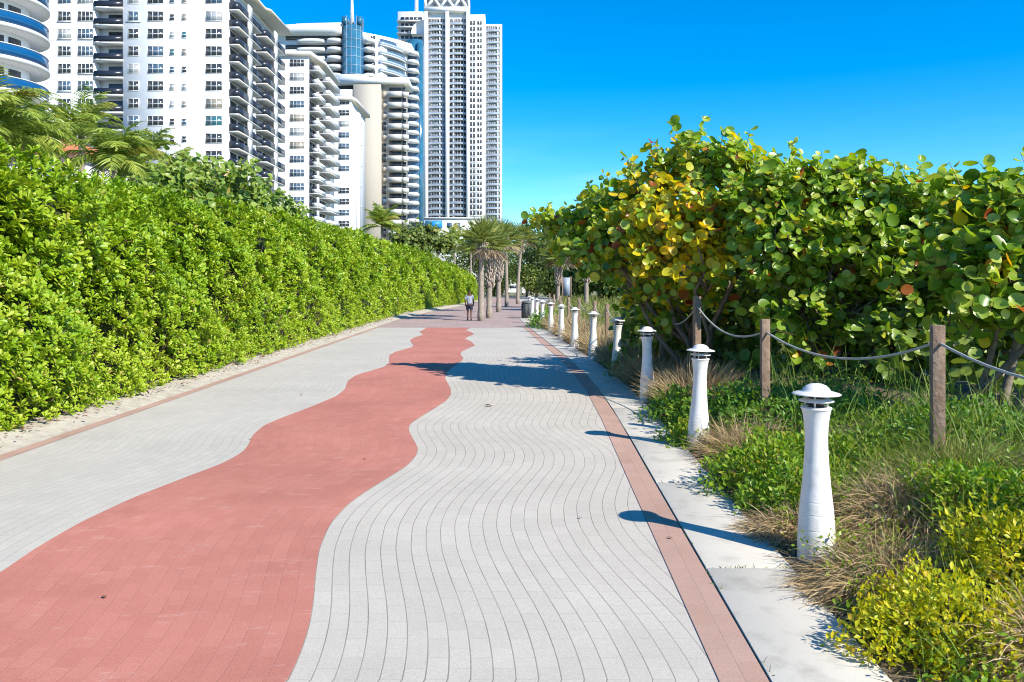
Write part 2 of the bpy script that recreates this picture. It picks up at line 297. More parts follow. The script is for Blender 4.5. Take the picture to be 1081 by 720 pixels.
# ------------------------------------------------------------------ ground and walkway
def edge(pts):
    a = np.array([( (x-CX)*F*H/(y-CY)/F, F*H/(y-CY)) for x, y in pts]); a = a[np.argsort(a[:,1])]; return a
RED_R = edge([(303.4,720),(314.5,698),(325.6,665),(330.4,639),(333,606),(336.7,580),(347.8,554),(366,533.7),(385,520),(405.8,507),(429.5,492.5),(439.8,480.6),(441.3,473.2),(435.4,462.9),(431,454),(432.4,448),(441.3,442),(456,433),(471,423.5),(476.2,416.4),(475.3,409.6),(469.6,399.6),(474,391),(487.3,381),(489.5,378),(485.9,374.4),(487.3,371.4),(494.7,367.7),(501.8,364.8),(497.7,361),(491,357.7),(494.7,355.2),(500.7,353),(497,350.4),(491.8,348.8),(496.2,346.2)])
RED_L = edge([(0,605.8),(37,580),(85,552),(140.6,526),(192,506),(236.8,489),(256.3,477.7),(262.2,470.3),(266.6,459.9),(278.5,449.5),(299.2,440.7),(328.8,429.7),(355.4,418.4),(364.3,411),(367.3,402.2),(376,396.2),(405.8,387.4),(410.8,383),(411.1,375.1),(417.8,371.4),(434,367),(436.7,364.8),(432.6,359.6),(437,356.6),(446.6,353.4),(442.9,350.4),(450.3,346.2)])
YS = np.arange(-6.0, 36.61, 0.06)
def smooth_edge(e):
    x = np.interp(YS, e[:,1], e[:,0]); k = np.exp(-np.linspace(-2,2,13)**2); k /= k.sum()
    return np.convolve(np.pad(x, 6, mode='edge'), k, 'valid')
XR, XL = smooth_edge(RED_R), smooth_edge(RED_L)
nearL = YS < 5.5; XL[nearL] = np.interp(5.5, YS, XL) + .45*np.sin((YS[nearL]-5.5)*.9)       # beyond the frame the wave carries on
nearR = YS < 4.0; XR[nearR] = np.interp(4.0, YS, XR) - .5*np.sin((4.0-YS[nearR])*.9)
_cy = np.array([-6, 0, 4, 8.4, 11.8, 15, 18, 22, 27.6, 37, 45, 60]); _cx = np.array([.9, 1.12, 1.34, 1.55, 1.72, 1.83, 1.84, 1.76, 1.54, 1.22, 1.0, 1.0])
def CB(y): return np.interp(y, _cy, _cx)                      # outer edge of the right border
LEFT = -5.85
def sheet(name, y, xa, xb, z, m, u0=None, nx=2):
    g = G(); n = len(y); xs = [xa+(xb-xa)*i/(nx-1) for i in range(nx)]
    v = np.stack([np.stack([x, y, np.full(n, z)], 1) for x in xs], 1).reshape(-1,3)
    f = [(i*nx+j, i*nx+j+1, (i+1)*nx+j+1, (i+1)*nx+j) for i in range(n-1) for j in range(nx-1)]
    g.add(v, f)
    ref = xa if u0 is None else u0
    g.uv = np.stack([np.stack([y, x-ref], 1) for x in xs], 1).reshape(-1,2)
    return struct(g.build(name, m))
BX = CB(YS)
g = G(); g.add([(-6000,-300,-.06),(6000,-300,-.06),(6000,9000,-.06),(-6000,9000,-.06)], [(0,1,2,3)]); struct(g.build('ground', M['land']))
sheet('grey_paving', YS, XR-.03, BX-.22, .004, M['grey_paver'], XR, 6)
sheet('grey_paving', YS, np.full(len(YS), LEFT+.16), XL+.03, .004, M['grey_paver_far'], XL, 6)
sheet('red_paving', YS, XL, XR, .008, M['red_paver'], XR, 6)
sheet('border_paving', YS, BX-.25, BX, .009, M['border'])
sheet('border_paving', YS, np.full(len(YS), LEFT), np.full(len(YS), LEFT+.18), .009, M['border'])
# slab kerb along the bed, cast in lengths with open joints full of weeds
y0 = -4.0; g = G()
while y0 < 46:
    yy = np.array([y0, y0+2.38]); a = CB(yy)+.014; b = CB(yy)+.62
    g.prism([(a[0],yy[0]),(b[0],yy[0]),(b[1],yy[1]),(a[1],yy[1])], -.04, .012+rng.uniform(0,.006)); y0 += 2.4
struct(g.build('concrete_kerb', M['concrete'], bevel=.006))
YF = np.arange(36.6, 130, .8)
XLF = np.interp(YF, [36,48,60,75,90,130], [-6.0,-5.9,-5.1,-3.6,-2.6,-2.0]); XRF = np.interp(YF, [36,46,60,80,100,130], [1.24,1.3,2.2,5.2,7.8,9])
sheet('plaza_paving', YF, XLF, XRF, .006, M['mauve'], XLF, 4)
YQ = np.arange(88, 130, 1.0); sheet('grey_path', YQ, np.interp(YQ,[88,130],[1.6,3.0]), np.interp(YQ,[88,130],[6.0,8.6]), .012, M['grey_paver_far'])
# sandy verge under the hedge
YV = np.arange(-6, 100, .4); XV = np.interp(YV, [0,45,60,75,90], [LEFT+.003,LEFT+.003,-5.1,-3.6,-2.6])
g = G(); nx = 14; n = len(YV); tt = np.linspace(0, 1, nx)**1.6*5.0
v = np.array([[(XV[i]-t, YV[i], .0+.10*min(1,t/.5)*(t>0)+rng.normal(0,.012)*(t>.05)) for t in tt] for i in range(n)]).reshape(-1,3)
g.add(v, [(i*nx+j, (i+1)*nx+j, (i+1)*nx+j+1, i*nx+j+1) for i in range(n-1) for j in range(nx-1)]); struct(g.build('sand_verge', M['sand'], smooth=True))
# planted dune on the right
def HB(x, y):
    x = np.asarray(x, float); y = np.asarray(y, float); t = np.clip((x-CB(y)-.55)/2.4, 0, 1); s = t*t*(3-2*t)
    k = np.interp(y, [0,14,22,60], [.5,.5,.34,.3])
    return -.02 + s*k + .05*s*(np.sin(x*2.1+y*1.3)+np.sin(y*.83-x*.6))
YB = np.concatenate([np.arange(-5, 30, .35), np.arange(30, 125, 2.0)]); nx = 34; tt = np.linspace(0,1,nx)**2*42+.5
g = G(); off = np.interp(YB, [0,46,60,80,100,130], [0,0,1.2,4.2,6.8,8])
X = (CB(YB)+off)[:,None]+tt[None,:]; Yg = np.repeat(YB[:,None], nx, 1)
Z = HB(X-off[:,None], Yg)
v = np.stack([X, Yg, Z], -1).reshape(-1,3)
g.add(v, [(i*nx+j, i*nx+j+1, (i+1)*nx+j+1, (i+1)*nx+j) for i in range(len(YB)-1) for j in range(nx-1)]); struct(g.build('dune', M['soil'], smooth=True))
# ------------------------------------------------------------------ buildings
def bulge(p0, p1, b, n=9):
    p0 = np.array(p0, float); p1 = np.array(p1, float); t = np.linspace(0,1,n); d = p1-p0; nn = np.array([d[1], -d[0]]); nn /= np.linalg.norm(nn)
    if nn[1] > 0: nn = -nn
    return p0 + d*t[:,None] + nn*(b*4*t*(1-t))[:,None]
def window_meshes(w, h, nc, nr=2, fm='frame'):
    g = G(); t = .055
    g.box(-w/2,w/2,-.09,.05,-h/2,-h/2+t).box(-w/2,w/2,-.09,.05,h/2-t,h/2).box(-w/2,-w/2+t,-.088,.05,-h/2+t,h/2-t).box(w/2-t,w/2,-.088,.05,-h/2+t,h/2-t)
    for i in range(1, nc): x = -w/2+w*i/nc; g.box(x-.032,x+.032,-.08,.05,-h/2+t,h/2-t)
    for j in range(1, nr): z = -h/2+h*j/nr; g.box(-w/2+t,w/2-t,-.07,.04,z-.035,z+.035)
    fr = g.mesh('window_frame', M[fm])
    panes = {}
    for k in ('glass_dark','glass_blue','glass_pale','glass_tan','glass_teal'):
        q = G(); q.box(-w/2+.02,w/2-.02,-.04,.045,-h/2+.02,h/2-.02); panes[k] = q.mesh('pane', M[k])
    return fr, panes
def add_window(par, wm, loc, rz=0, kinds=('glass_dark','glass_blue','glass_pale'), wts=None):
    f = inst('window', wm[0], par, loc, rz); k = random.choices(kinds, wts)[0]; inst('pane', wm[1][k], f, (0,0,0)); return f
def building(name, label, x, y): return thing(name, label, 'building', (x, y, 0), 'apartment towers beyond the hedge')

# -- wide white slab block with the dark railed balconies
d = 129.0; s = d/F; xr = gx(241, d); xl = gx(8, d)
B = building('apartment_building', 'wide white apartment block with black railed balconies down its corner', (xl+xr)/2, d); o = np.array(B.location)
rx0, rx1 = gx(99.5,d), gx(129.7,d)
g = G(); g.box(xl,rx0,d,156,-.05,50.2).box(rx1,xr,d,156,-.05,50.2).box(rx0,rx1,d+1.7,156,-.05,50.2).box(xl-.3,xr-.003,d-.35,156.4,50.203,50.9); g.build('wall', M['stucco'], B)
WB = {'a': window_meshes(2.15,1.6,3), 'b': window_meshes(2.55,1.6,4), 'c': window_meshes(1.75,1.6,2), 'd': window_meshes(2.6,1.6,3), 'e': window_meshes(.82,1.05,1), 'f': window_meshes(2.7,1.6,3)}
cols = [('a',68.2),('b',90.3),('c',140.8),('d',164.2),('e',181.7),('e',194.6),('f',225.8)]
sg = G(); sg.box(-1.2,1.2,-.16,0,-.95,-.85); sill = sg.mesh('sill', M['slab'])
def rail_mesh(w, mname='rail_dark'):
    g = G(); g.box(-w/2,w/2,-.04,.0,.08,.98); return g.mesh('railing', M[mname])
bw = rx1-rx0
g = G(); g.box(-bw/2,bw/2,-.25,1.69,-.3,-.02); slab_me = g.mesh('balcony', M['slab']); rm = rail_mesh(bw-.05)
g = G(); g.box(-1.25,1.25,0,.05,.05,2.15); door_me = {k: g.mesh('balcony_door', M[k]) for k in ('glass_dark','glass_blue','glass_pale')}
g = G(); g.box(-.35,.35,-.3,.3,.42,.47).box(-.35,.35,.22,.28,.47,.95)
for a_ in (-.3,.3):
    for b_ in (-.25,.25): g.box(a_-.03,a_+.03,b_-.03,b_+.03,0,.42)
chair_me = g.mesh('balcony_chair', M['boot'])
# corner balconies: front rail faces the camera, long rail faces the sea
def side_balcony(w, ln, m1='rail_dark', wa=5.0, wb=7.0):
    g = G(); g.box(.003,w,0,ln,-.22,-.02).box(w-.25,w,wa,wb,-.02,2.5); sm = g.mesh('balcony', M['slab'])
    g = G(); g.box(.02,w-.05,.03,.09,.02,1.12).box(w-.09,w-.03,.09,wa-.003,.02,1.12).box(w-.09,w-.03,wb+.003,ln-.03,.02,1.12); r1 = g.mesh('railing', M[m1])
    return sm, r1
SB1 = side_balcony(1.65, 12.2); SB2 = side_balcony(2.1, 12.0)
g = G(); g.box(0,.06,-1.5,1.5,.0,2.3); sdoor = g.mesh('balcony_door', M['glass_dark'])
for n in range(-1, 13):
    zc = gz(17.2+18.4*n, d)
    for key, px in cols:
        if n > 9 and key != 'f': continue
        zz = zc-.18 if key == 'e' else zc
        wdw = add_window(B, WB[key], (gx(px,d)-o[0], -.003, zz), kinds=('glass_dark','glass_blue','glass_pale','glass_tan','glass_teal'), wts=(6,4,2.2,1.2,.6))
        if key in 'abc' and random.random() < .5: inst('sill', sill, wdw, (0,0,0))
    if n < 11:
        b_ = inst('balcony', slab_me, B, ((rx0+rx1)/2-o[0], 0, zc-1.35)); inst('railing', rm, b_, (0,-.18,0))
        inst('balcony_door', door_me[random.choice(['glass_dark','glass_blue','glass_pale'])], B, ((rx0+rx1)/2-o[0]+.45, 1.65, zc-1.36))
    for sb, yy in ((SB1, .3), (SB2, 14.2)):
        b_ = inst('balcony', sb[0], B, (xr-o[0], yy, zc-1.55)); inst('railing', sb[1], b_, (0,0,0))
        for q in (2.0, 6.0, 9.6): inst('balcony_door', sdoor, B, (xr-o[0], yy+q, zc-1.55))  # more dark doors added along this side to darken the balcony recess
g = G(); g.prism([(xr-6,d-.5),(xr+.9,d-.5),(xr+2.2,d+3),(xr+2.2,d+13),(xr+2.9,d+14),(xr+3.2,d+27.6),(xr-6,d+27.6)], 50.91, 51.35); g.build('roof', M['stucco_grey'], B)

# -- round balcony tower at the left edge
xc, yc, r0 = -54.5, 83.5, 6.2
A = building('round_tower', 'round white tower with curved balconies and bright blue glass rails at the left edge', xc, yc)
g = G(); g.lathe([(r0-1.9,-.05),(r0-1.9,46)], 48, (xc,yc,0)); g.build('wall', M['stucco'], A, smooth=False)
g = G(); g.lathe([(r0-1.2,-.17),(r0-.1,-.17),(r0,-.13),(r0,.2),(r0-.08,.25),(r0-1.2,.25)], 64); sm = g.mesh('balcony', M['slab'], True)
g = G(); g.lathe([(r0-.16,.27),(r0-.12,.27),(r0-.12,1.42),(r0-.16,1.42)], 64); rme = g.mesh('railing', M['rail_blue'])
g = G(); g.lathe([(r0-.17,1.423),(r0-.09,1.423),(r0-.09,1.49),(r0-.17,1.49)], 64); hme = g.mesh('handrail', M['frame'])
g = G(); rr = r0-1.87; g.strip([(rr*math.cos(q-math.pi/2), rr*math.sin(q-math.pi/2)) for q in np.linspace(-.17,.17,4)], .3, 2.65, .06); dme = g.mesh('balcony_door', M['glass_dark'])
for n in range(-5, 8):
    z = 28.0-3.28*n
    b_ = inst('balcony', sm, A, (0,0,z)); inst('railing', rme, b_, (0,0,0)); inst('handrail', hme, b_, (0,0,0))
    if -3 < n < 7:
        for q in (-.9,-.5,-.1,.3,.85,1.3): inst('balcony_door', dme, A, (0,0,z), q)

# -- narrow white block with angled concrete balconies
d = 165.0; s = d/F; xl, xr = -52.0, gx(325.8, d); zr = gz(57, d)
C_ = building('apartment_building', 'narrow white block with stepped concrete balconies and overhanging roof, just right of the wide block', (xl+xr)/2, d); o = np.array(C_.location)
g = G(); g.box(xl,xr,d,190,-.05,zr-.4); g.build('wall', M['stucco'], C_)
g = G(); g.prism([(xl-.4,d-.6),(xr+.5,d-.6),(-38.2,d+7.5),(-38.6,d+25),(xl,d+25)], zr-.4, zr+.5); g.build('roof', M['stucco_grey'], C_)
W3 = window_meshes(3.0,1.5,4)
def conc_balcony(w, ln):
    g = G(); g.box(.003,w,0,ln,-.18,0).box(w-.12,w,0,ln,0,.85).box(.9,w-.123,0,.12,0,.85); return g.mesh('balcony', M['slab'])
cb1, cb2 = conc_balcony(2.0,6.5), conc_balcony(2.3,11)
g = G(); g.box(.003,.9,0.02,.08,.05,.95); cr_ = g.mesh('railing', M['rail_dark'])
for n in range(0, 15):
    zc = gz(66.5+14.5*n, d)
    if n > 0: add_window(C_, W3, (gx(313.5,d)-o[0], -.003, zc), kinds=('glass_dark','glass_blue','glass_pale','glass_tan'), wts=(4,3,1.5,1))
    else: add_window(C_, W3, (gx(313.5,d)-o[0], -.003, zc), kinds=('glass_dark',))
    for me_, yy in ((cb1,.4),(cb2,9.5)):
        b_ = inst('balcony', me_, C_, (xr-o[0], yy, zc-1.3)); inst('railing', cr_, b_, (0,0,0))
        for q in (1.6,4.6): inst('balcony_door', sdoor, C_, (xr-o[0], yy+q, zc-1.28))

# -- slim white block in front of the beige one
d = 201.0; xl, xr = -47.0, gx(370.7, d); zr = gz(104, d)
D_ = building('apartment_building', 'slim plain white block with one column of blue grey windows before the beige wall', (xl+xr)/2, d); o = np.array(D_.location)
g = G(); g.box(xl,xr,d,222,-.05,zr-.5).box(xr,xr+.7,d+7,d+10,-.05,zr-2); g.build('wall', M['stucco'], D_)
g = G(); g.prism([(xl-.4,d-.6),(xr+.3,d-.6),(xr+1.0,d+3),(xr+1.2,d+21.5),(xl,d+21.5)], zr-.5, zr+.5); g.build('roof', M['stucco_grey'], D_)
W4 = window_meshes(2.8,1.45,3)
for n in range(0, 13):
    if n == 7: continue
    add_window(D_, W4, (gx(363,d)-o[0], -.003, gz(107.5+11.7*n, d)), kinds=('glass_blue','glass_pale','glass_dark'), wts=(4,2,2))
g = G(); g.box(0,.3,-.5,.5,-.3,.3); ac = g.mesh('air_conditioner', M['slab'])
for n in range(1, 12, 2): inst('air_conditioner', ac, D_, (xr-o[0]+.003, 13.5, gz(107.5+11.7*n, d)))

# -- beige block with curved front balconies
d = 232.0; s = d/F; xl, xr = -50.0, gx(430, d); zr = gz(85, d)
E_ = building('apartment_building', 'beige block with a long blank wall and pale concrete balconies under a white roof slab', (xl+xr)/2, d); o = np.array(E_.location)
g = G(); g.box(gx(373,d),gx(402,d),d,243,-.05,zr-.8).box(xl,gx(373,d)-.003,d+2.5,243,-.05,zr-.8).box(gx(402,d)+.003,xr-1.2,d+1.4,243,-.05,zr-.8).box(xl,gx(373,d)-.003,d,d+2.5,-.05,zr-5.6); g.build('wall', M['beige'], E_)
g = G(); g.box(gx(349,d),gx(384,d),d+6,242,zr+.91,gz(72.5,d)); g.build('penthouse', M['stucco'], E_)
g = G(); g.box(gx(355,d),gx(431,d),d-.25,243.5,zr-.8,zr+.9); g.build('roof', M['stucco'], E_)
g = G(); g.box(xl+.1,gx(373,d)-.2,d+.3,d+.38,zr-5.6,zr-2.5); g.build('railing', M['slab'], E_)
g = G(); g.box(xl+.3,gx(373,d)-.3,d+2.42,d+2.5,zr-5.0,zr-.9); g.build('balcony_door', M['glass_dark'], E_)
bl = gx(409.5,d)-o[0]
g = G(); w1 = (424-409.5)*s; w2 = (431.5-424.3)*s
g.box(0,w1,-.2,1.39,-.2,1.25); g.prism([(w1+.05,-.18),(w1+w2*.6,-.1),(w1+w2,.6),(w1+w2,1.39),(w1+.05,1.39)], -.2, 1.15); bme = g.mesh('balcony', M['stucco_grey'])
g = G(); g.box(.2,w1-.2,1.3,1.38,1.3,2.7); gme = g.mesh('balcony_door', M['glass_dark']); g = G(); g.box(w1+.1,w1+w2-.8,1.3,1.38,1.2,2.7); gme2 = g.mesh('balcony_door', M['glass_dark'])
st = {k: (G().box(gx(402.3,d)-o[0],gx(406.5,d)-o[0],1.33,1.39,-.5,1.9)).mesh('window', M[k]) for k in ('glass_dark','glass_tan','glass_blue')}
for n in range(0, 16):
    z = gz(101+11.3*n, d)
    inst('balcony', bme, E_, (bl,0,z)); inst('balcony_door', gme, E_, (bl,0,z)); inst('balcony_door', gme2, E_, (bl,0,z)); inst('window', st[random.choices(['glass_dark','glass_tan','glass_blue'],(3,1,1))[0]], E_, (0,0,z))

# -- long curved condominium with the blue glass stair cylinder and spire
d = 284.0; s = d/F
Fb = building('curved_condominium', 'long white curved condominium with rounded balconies, blue glass cylinder and thin spire', gx(372,d), d); o = np.array(Fb.location)
def rel(pts): return [(p[0]-o[0], p[1]-o[1]) for p in pts]
xA, xB, xC, xD, xE = gx(286,d), gx(361,d), gx(382.5,d), gx(402,d), gx(441,d)
zl, zt = gz(36,d), gz(22,d)
g = G(); g.prism([(xA,d+2),(xB,d+2),(xB,d+26),(xA,d+26)], -.05, zl); g.prism([(xC,d+2),(gx(396,d),d+1.6),(xD,d+2.2),(gx(433,300),300),(gx(443,300),318),(xC,d+26)], -.05, gz(45,d)); g.build('wall', M['stucco'], Fb)
g = G(); g.prism(list(map(tuple, bulge((xA,d+1),(xB,d-1),1.5)))+[(xB,d+26),(xA,d+26)], zl, zt-1.5); g.prism([(xA+8,d+4),(xB-1,d+3),(xB-1,d+22),(xA+8,d+22)], zt-1.49, zt+.4)
g.prism(list(map(tuple, bulge((xC,d),(gx(435,300),298),1.2)))+[(gx(437,300),318),(xC,d+26)], gz(45,d), gz(34,d)); g.prism([(xC,d+4),(gx(425,300),304),(gx(425,300),318),(xC,d+22)], gz(34,d)+.01, gz(30,d)); g.build('roof', M['stucco'], Fb)
g = G(); g.lathe([(3.55,-.05),(3.55,gz(28,d)),(3.2,gz(28,d)),(3.2,gz(29,d))], 32, (gx(372,d),d+1,0)); g.build('glass_cylinder', M['cyl_glass'], Fb)
g = G()
for k in range(12):
    a_ = k*math.pi/6; g.tube([(gx(372,d)+3.58*math.cos(a_), d+1+3.58*math.sin(a_), 20), (gx(372,d)+3.58*math.cos(a_), d+1+3.58*math.sin(a_), gz(18,d))], .09, 4)
for z in np.arange(30, gz(28,d), 3.1): g.lathe([(3.56,z),(3.62,z),(3.62,z+.15),(3.56,z+.15)], 32, (gx(372,d),d+1,0))
g.build('mullions', M['rail_pale'], Fb)
g = G(); g.tube([(gx(371,d),d+1,gz(30,d)),(gx(371,d),d+1,gz(0,d)),(gx(371,d),d+1,gz(-14,d))], [.95,.45,.15], 10); g.build('spire', M['frame'], Fb)
g = G()
for sg_ in (-1,1): g.box(gx(372,d)+sg_*2.6-.9,gx(372,d)+sg_*2.6+.9,d-1.6,d+3,gz(28,d)+.4,gz(18.5,d))
g.build('crown', M['cyl_glass'], Fb)
def slab_poly(p0,p1,b,dep_=2.2): pts = bulge(p0,p1,b); return list(map(tuple, pts))+[(p1[0],p1[1]+dep_),(p0[0],p0[1]+dep_)]
long_l = G().prism(rel(slab_poly((gx(313,d),d+.6),(gx(342,d),d+.2),.8)), 0, 1.25).mesh('balcony', M['slab'])
rnd_l = G().prism(rel(slab_poly((gx(345,d),d+.2),(gx(361,d),d+.6),1.3)), 0, 1.3).mesh('balcony', M['slab'])
rnd_c = G().prism(rel(slab_poly((gx(383,d),d+1.0),(gx(395,d),d+.6),1.5)), 0, 1.3).mesh('balcony', M['slab'])
rnd_r = G().prism(rel(slab_poly((gx(429.5,298),297.5),(gx(441.5,299),299),1.6,6)), 0, 1.3).mesh('balcony', M['slab'])
lg = G(); pts = bulge((gx(400,d),d+1.2),(gx(429,298),297.3),1.2); lg.prism(rel(list(map(tuple, pts))+[(pts[-1][0],pts[-1][1]+2),(pts[0][0],pts[0][1]+2)]), 0, .35); long_r = lg.mesh('balcony', M['slab'])
rl = G(); rl.strip(rel(list(map(tuple, pts+np.array([0,.1])))), .36, 1.3, .05); rail_r = rl.mesh('railing', M['rail_pale'])
wl = G().strip(rel([(gx(300,d),d+1.9),(gx(360,d),d+1.9)]), 1.28, 2.75, .1).mesh('window', M['glass_dark'])
wr = G().strip(rel([(gx(383.5,d),d+1.8),(gx(395.5,d),d+1.5)]), 1.31, 2.75, .1).mesh('window', M['glass_dark'])
pr = np.array(pts)+np.array([0,1.6]); wr2 = G().strip(rel(list(map(tuple, pr))), .4, 2.75, .1).mesh('window', M['glass_blue'])
for n in range(0, 27):
    z = gz(44.5+9.2*n, d)
    if n < 6:
        inst('balcony', long_l, Fb, (0,0,z)); inst('balcony', rnd_l, Fb, (0,0,z)); inst('window', wl, Fb, (0,0,z-.01))
    if n < 8:
        inst('balcony', rnd_c, Fb, (0,0,z)); inst('window', wr, Fb, (0,0,z)); b_ = inst('balcony', long_r, Fb, (0,0,z-.6)); inst('railing', rail_r, b_, (0,0,0)); inst('window', wr2, Fb, (0,0,z-.6))
    if n < 20: inst('balcony', rnd_r, Fb, (0,0,gz(58+9.3*n,298)))
g = G(); g.prism([(gx(430.5,298),298.6),(gx(441,298),300.5),(gx(441,298),306),(gx(430.5,298),306)], -.05, gz(52,298)); g.build('recess_wall', M['glass_blue'], Fb)
g = G(); g.lathe([(3.2,-.05),(3.2,gz(42,306))], 24, (gx(438,308),308,0)); g.box(gx(440.8,305),gx(446,305),304,312,-.05,gz(45,305)); g.build('stair_glass', M['cyl_glass'], Fb)

# -- tall twin tower with the lattice crown
d = 412.0; s = d/F
T_ = building('high_rise_tower', 'tallest white tower with a lattice crown and long columns of balconies beside the sky', gx(488,d), d); o = np.array(T_.location)
x0, x1, x2, x3, x4, x5 = gx(447.5,d), gx(451.5,d), gx(470,d), gx(474,d), gx(492,d), gx(495.3,d); x6, x7 = gx(512,d), gx(530,d)
zc_ = gz(12,d)
g = G(); g.box(x0,x1,d,d+30,-.05,zc_).box(x2,x3,d,d+30,-.05,zc_).box(x4,x5,d,d+30,-.05,zc_).box(x1,x2,d+2.2,d+30,-.05,zc_).box(x3,x4,d+2.2,d+30,-.05,zc_)
g.box(x0,x5,d,d+30,zc_+.003,gz(7,d)).box(x5,x6,d+4,d+30,-.05,gz(12.5,d)).box(x6,x7,d+6,d+32,-.05,gz(21.5,d)).box(gx(420.5,440),gx(447,440),438,470,-.05,gz(13.5,440)); g.build('wall', M['stucco'], T_)
g = G(); z0_, z1_ = gz(7,d), gz(-3,d)
xs = np.linspace(x1-.5, x4+.5, 7)
for i in range(6):
    a_, b_ = (z0_, z1_) if i % 2 == 0 else (z1_, z0_); g.tube([(xs[i],d+1,a_),(xs[i+1],d+1,b_)], .75, 4); g.tube([(xs[i],d+12,a_),(xs[i+1],d+12,b_)], .75, 4)
g.box(x0,x5,d+.2,d+14,z1_,z1_+1.4); g.box(x0,x1-.8,d+.2,d+14,z0_+.01,z1_-.01).box(x4+.8,x5,d+.2,d+14,z0_+.01,z1_-.01); g.build('crown', M['frame'], T_)
g = G(); g.tube([(gx(437.6,440),450,gz(14,440)),(gx(437.6,440),450,gz(-30,440))], [1.2,.9], 8); g.build('spire', M['frame'], T_)
g = G(); arc = [(gx(447,d), gz(18,d))]+[(gx(447,d)-(14*s)*math.sin(t), gz(33,d)+(15*s)*math.cos(t)) for t in np.linspace(0, math.pi/2, 8)]+[(gx(447,d), gz(33,d))]
nA = len(arc); v = [(x,d+4,z) for x,z in arc]+[(x,d+9,z) for x,z in arc]; g.add(v, [tuple(range(nA)), tuple(range(nA,2*nA))[::-1]]+[(i,(i+1)%nA,nA+(i+1)%nA,nA+i) for i in range(nA)]); g.build('arched_wing', M['stucco'], T_)
def bay_meshes(xa, xb, n, yb, split):
    g = G(); g.box(xa-o[0],xb-o[0],yb,yb+.1,.02,2.62); wm_ = g.mesh('window', M['glass_dark'])
    g = G(); pts = bulge((xa,d+yb-.1),(xb,d+yb-.1),.95); pl = rel(list(map(tuple, pts))); g.prism(pl, -.26, .0); g.box(split-.3-o[0],split+.3-o[0],yb-.5,yb-.01,0,2.6)
    for i in range(1, n): x = xa+(xb-xa)*i/n; g.box(x-.13-o[0],x+.13-o[0],yb-.12,yb-.002,0.01,2.6)
    bm_ = g.mesh('balcony', M['slab'])
    g = G(); g.strip(rel(list(map(tuple, pts+np.array([0,.08])))), .0, .68, .05); return wm_, bm_, g.mesh('railing', M['rail_pale'])
b1 = bay_meshes(x1+.1,x2-.1,6,2.2,gx(463.8,d)); b2 = bay_meshes(x3+.1,x4-.1,6,2.2,gx(478.6,d)); b3 = bay_meshes(x6+.5,x7-1.0,7,6.0,gx(525,d)-.001)
g = G(); g.box(gx(495.8,d)-o[0],gx(501.2,d)-o[0],3.93,3.99,.1,2.2).box(gx(503.6,d)-o[0],gx(508.4,d)-o[0],3.93,3.99,.3,2.1); w4_ = g.mesh('window', M['glass_dark'])
g = G()
for px in (498.4, 506.0): g.box(gx(px,d)-o[0]-.15,gx(px,d)-o[0]+.15,3.85,3.925,.1,2.2)
g.box(gx(495.5,d)-o[0],gx(509,d)-o[0],3.85,3.92,-.3,.08); m4_ = g.mesh('window_frame', M['frame'])
for n in range(0, 34):
    z = gz(24+6.33*n, d)
    for bb in (b1, b2):
        inst('window', bb[0], T_, (0,0,z)); q = inst('balcony', bb[1], T_, (0,0,z)); inst('railing', bb[2], q, (0,0,0))
    if n < 33:
        q = inst('window_band', w4_, T_, (0,0,z)); inst('window_frame', m4_, q, (0,0,0))
        z = gz(29+6.33*n, d); inst('balcony_door', b3[0], T_, (0,0,z)); q = inst('terrace', b3[1], T_, (0,0,z)); inst('railing', b3[2], q, (0,0,0))
g = G()
for n in range(4):
    z = gz(21.5+6.6*n,440); g.box(gx(424,440),gx(446,440),437.3,437.9,z-.9,z+.9)
g.build('window_strip', M['glass_dark'], T_)
g = G()
for n in range(4):
    z = gz(24.6+6.6*n,440); g.box(gx(419.8,440),gx(447,440),435.8,437.9,z-.3,z+.5)
    for px in (428,432.5,437,441.5): g.box(gx(px,440)-.2,gx(px,440)+.2,437.1,437.29,z+.6,z+2.6)
g.build('balcony_band', M['slab'], T_)

# -- low white podium with the blue panel at the tower's foot
d = 330.0
Pd = building('podium_building', 'low white building with a bright blue panel at the foot of the tallest tower', gx(468,d), d)
g = G(); g.box(gx(430,d),gx(512,d),d,d+20,-.05,gz(231,d)); g.build('wall', M['stucco'], Pd)
g = G(); g.box(gx(449,d),gx(467,d),d-.15,d-.01,gz(241,d),gz(233,d)); g.build('blue_panel', M['blue_paint'], Pd)
g = G(); g.box(gx(472,d),gx(477,d),d-.1,d-.01,gz(241,d),gz(235,d)).box(gx(480,d),gx(486,d),d-.1,d-.01,gz(241,d),gz(235,d)); g.build('window', M['glass_blue'], Pd)
g = G(); g.box(gx(429,d),gx(513,d),d-.6,d+20,gz(231,d)+.005,gz(229.5,d)); g.build('roof', M['slab'], Pd)

# -- house with the terracotta roof behind the left palms
Hs = thing('tile_roofed_house', 'pale house with a terracotta hip roof half hidden behind the left palms', 'house', (-33,50,0))
xa, xb, ya, yb, zt = -44.0, -24.0, 46.0, 60.0, 9.6
g = G(); g.box(xa,xb,ya,yb,-.05,zt); g.build('wall', M['slab'], Hs)
g = G(); e = .7; v = [(xa-e,ya-e,zt),(xb+e,ya-e,zt),(xb+e,yb+e,zt),(xa-e,yb+e,zt),(xa+6,53,zt+2.3),(xb-5.5,53,zt+2.3)]
g.add(v, [(0,1,5,4),(1,2,5),(2,3,4,5),(3,0,4),(3,2,1,0)]); g.build('roof', M['tile'], Hs)
wm_ = window_meshes(1.6,1.4,2)
for x in (-38,-34,-30,-26.5): add_window(Hs, wm_, (x+33, ya-50-.003, 8.0))
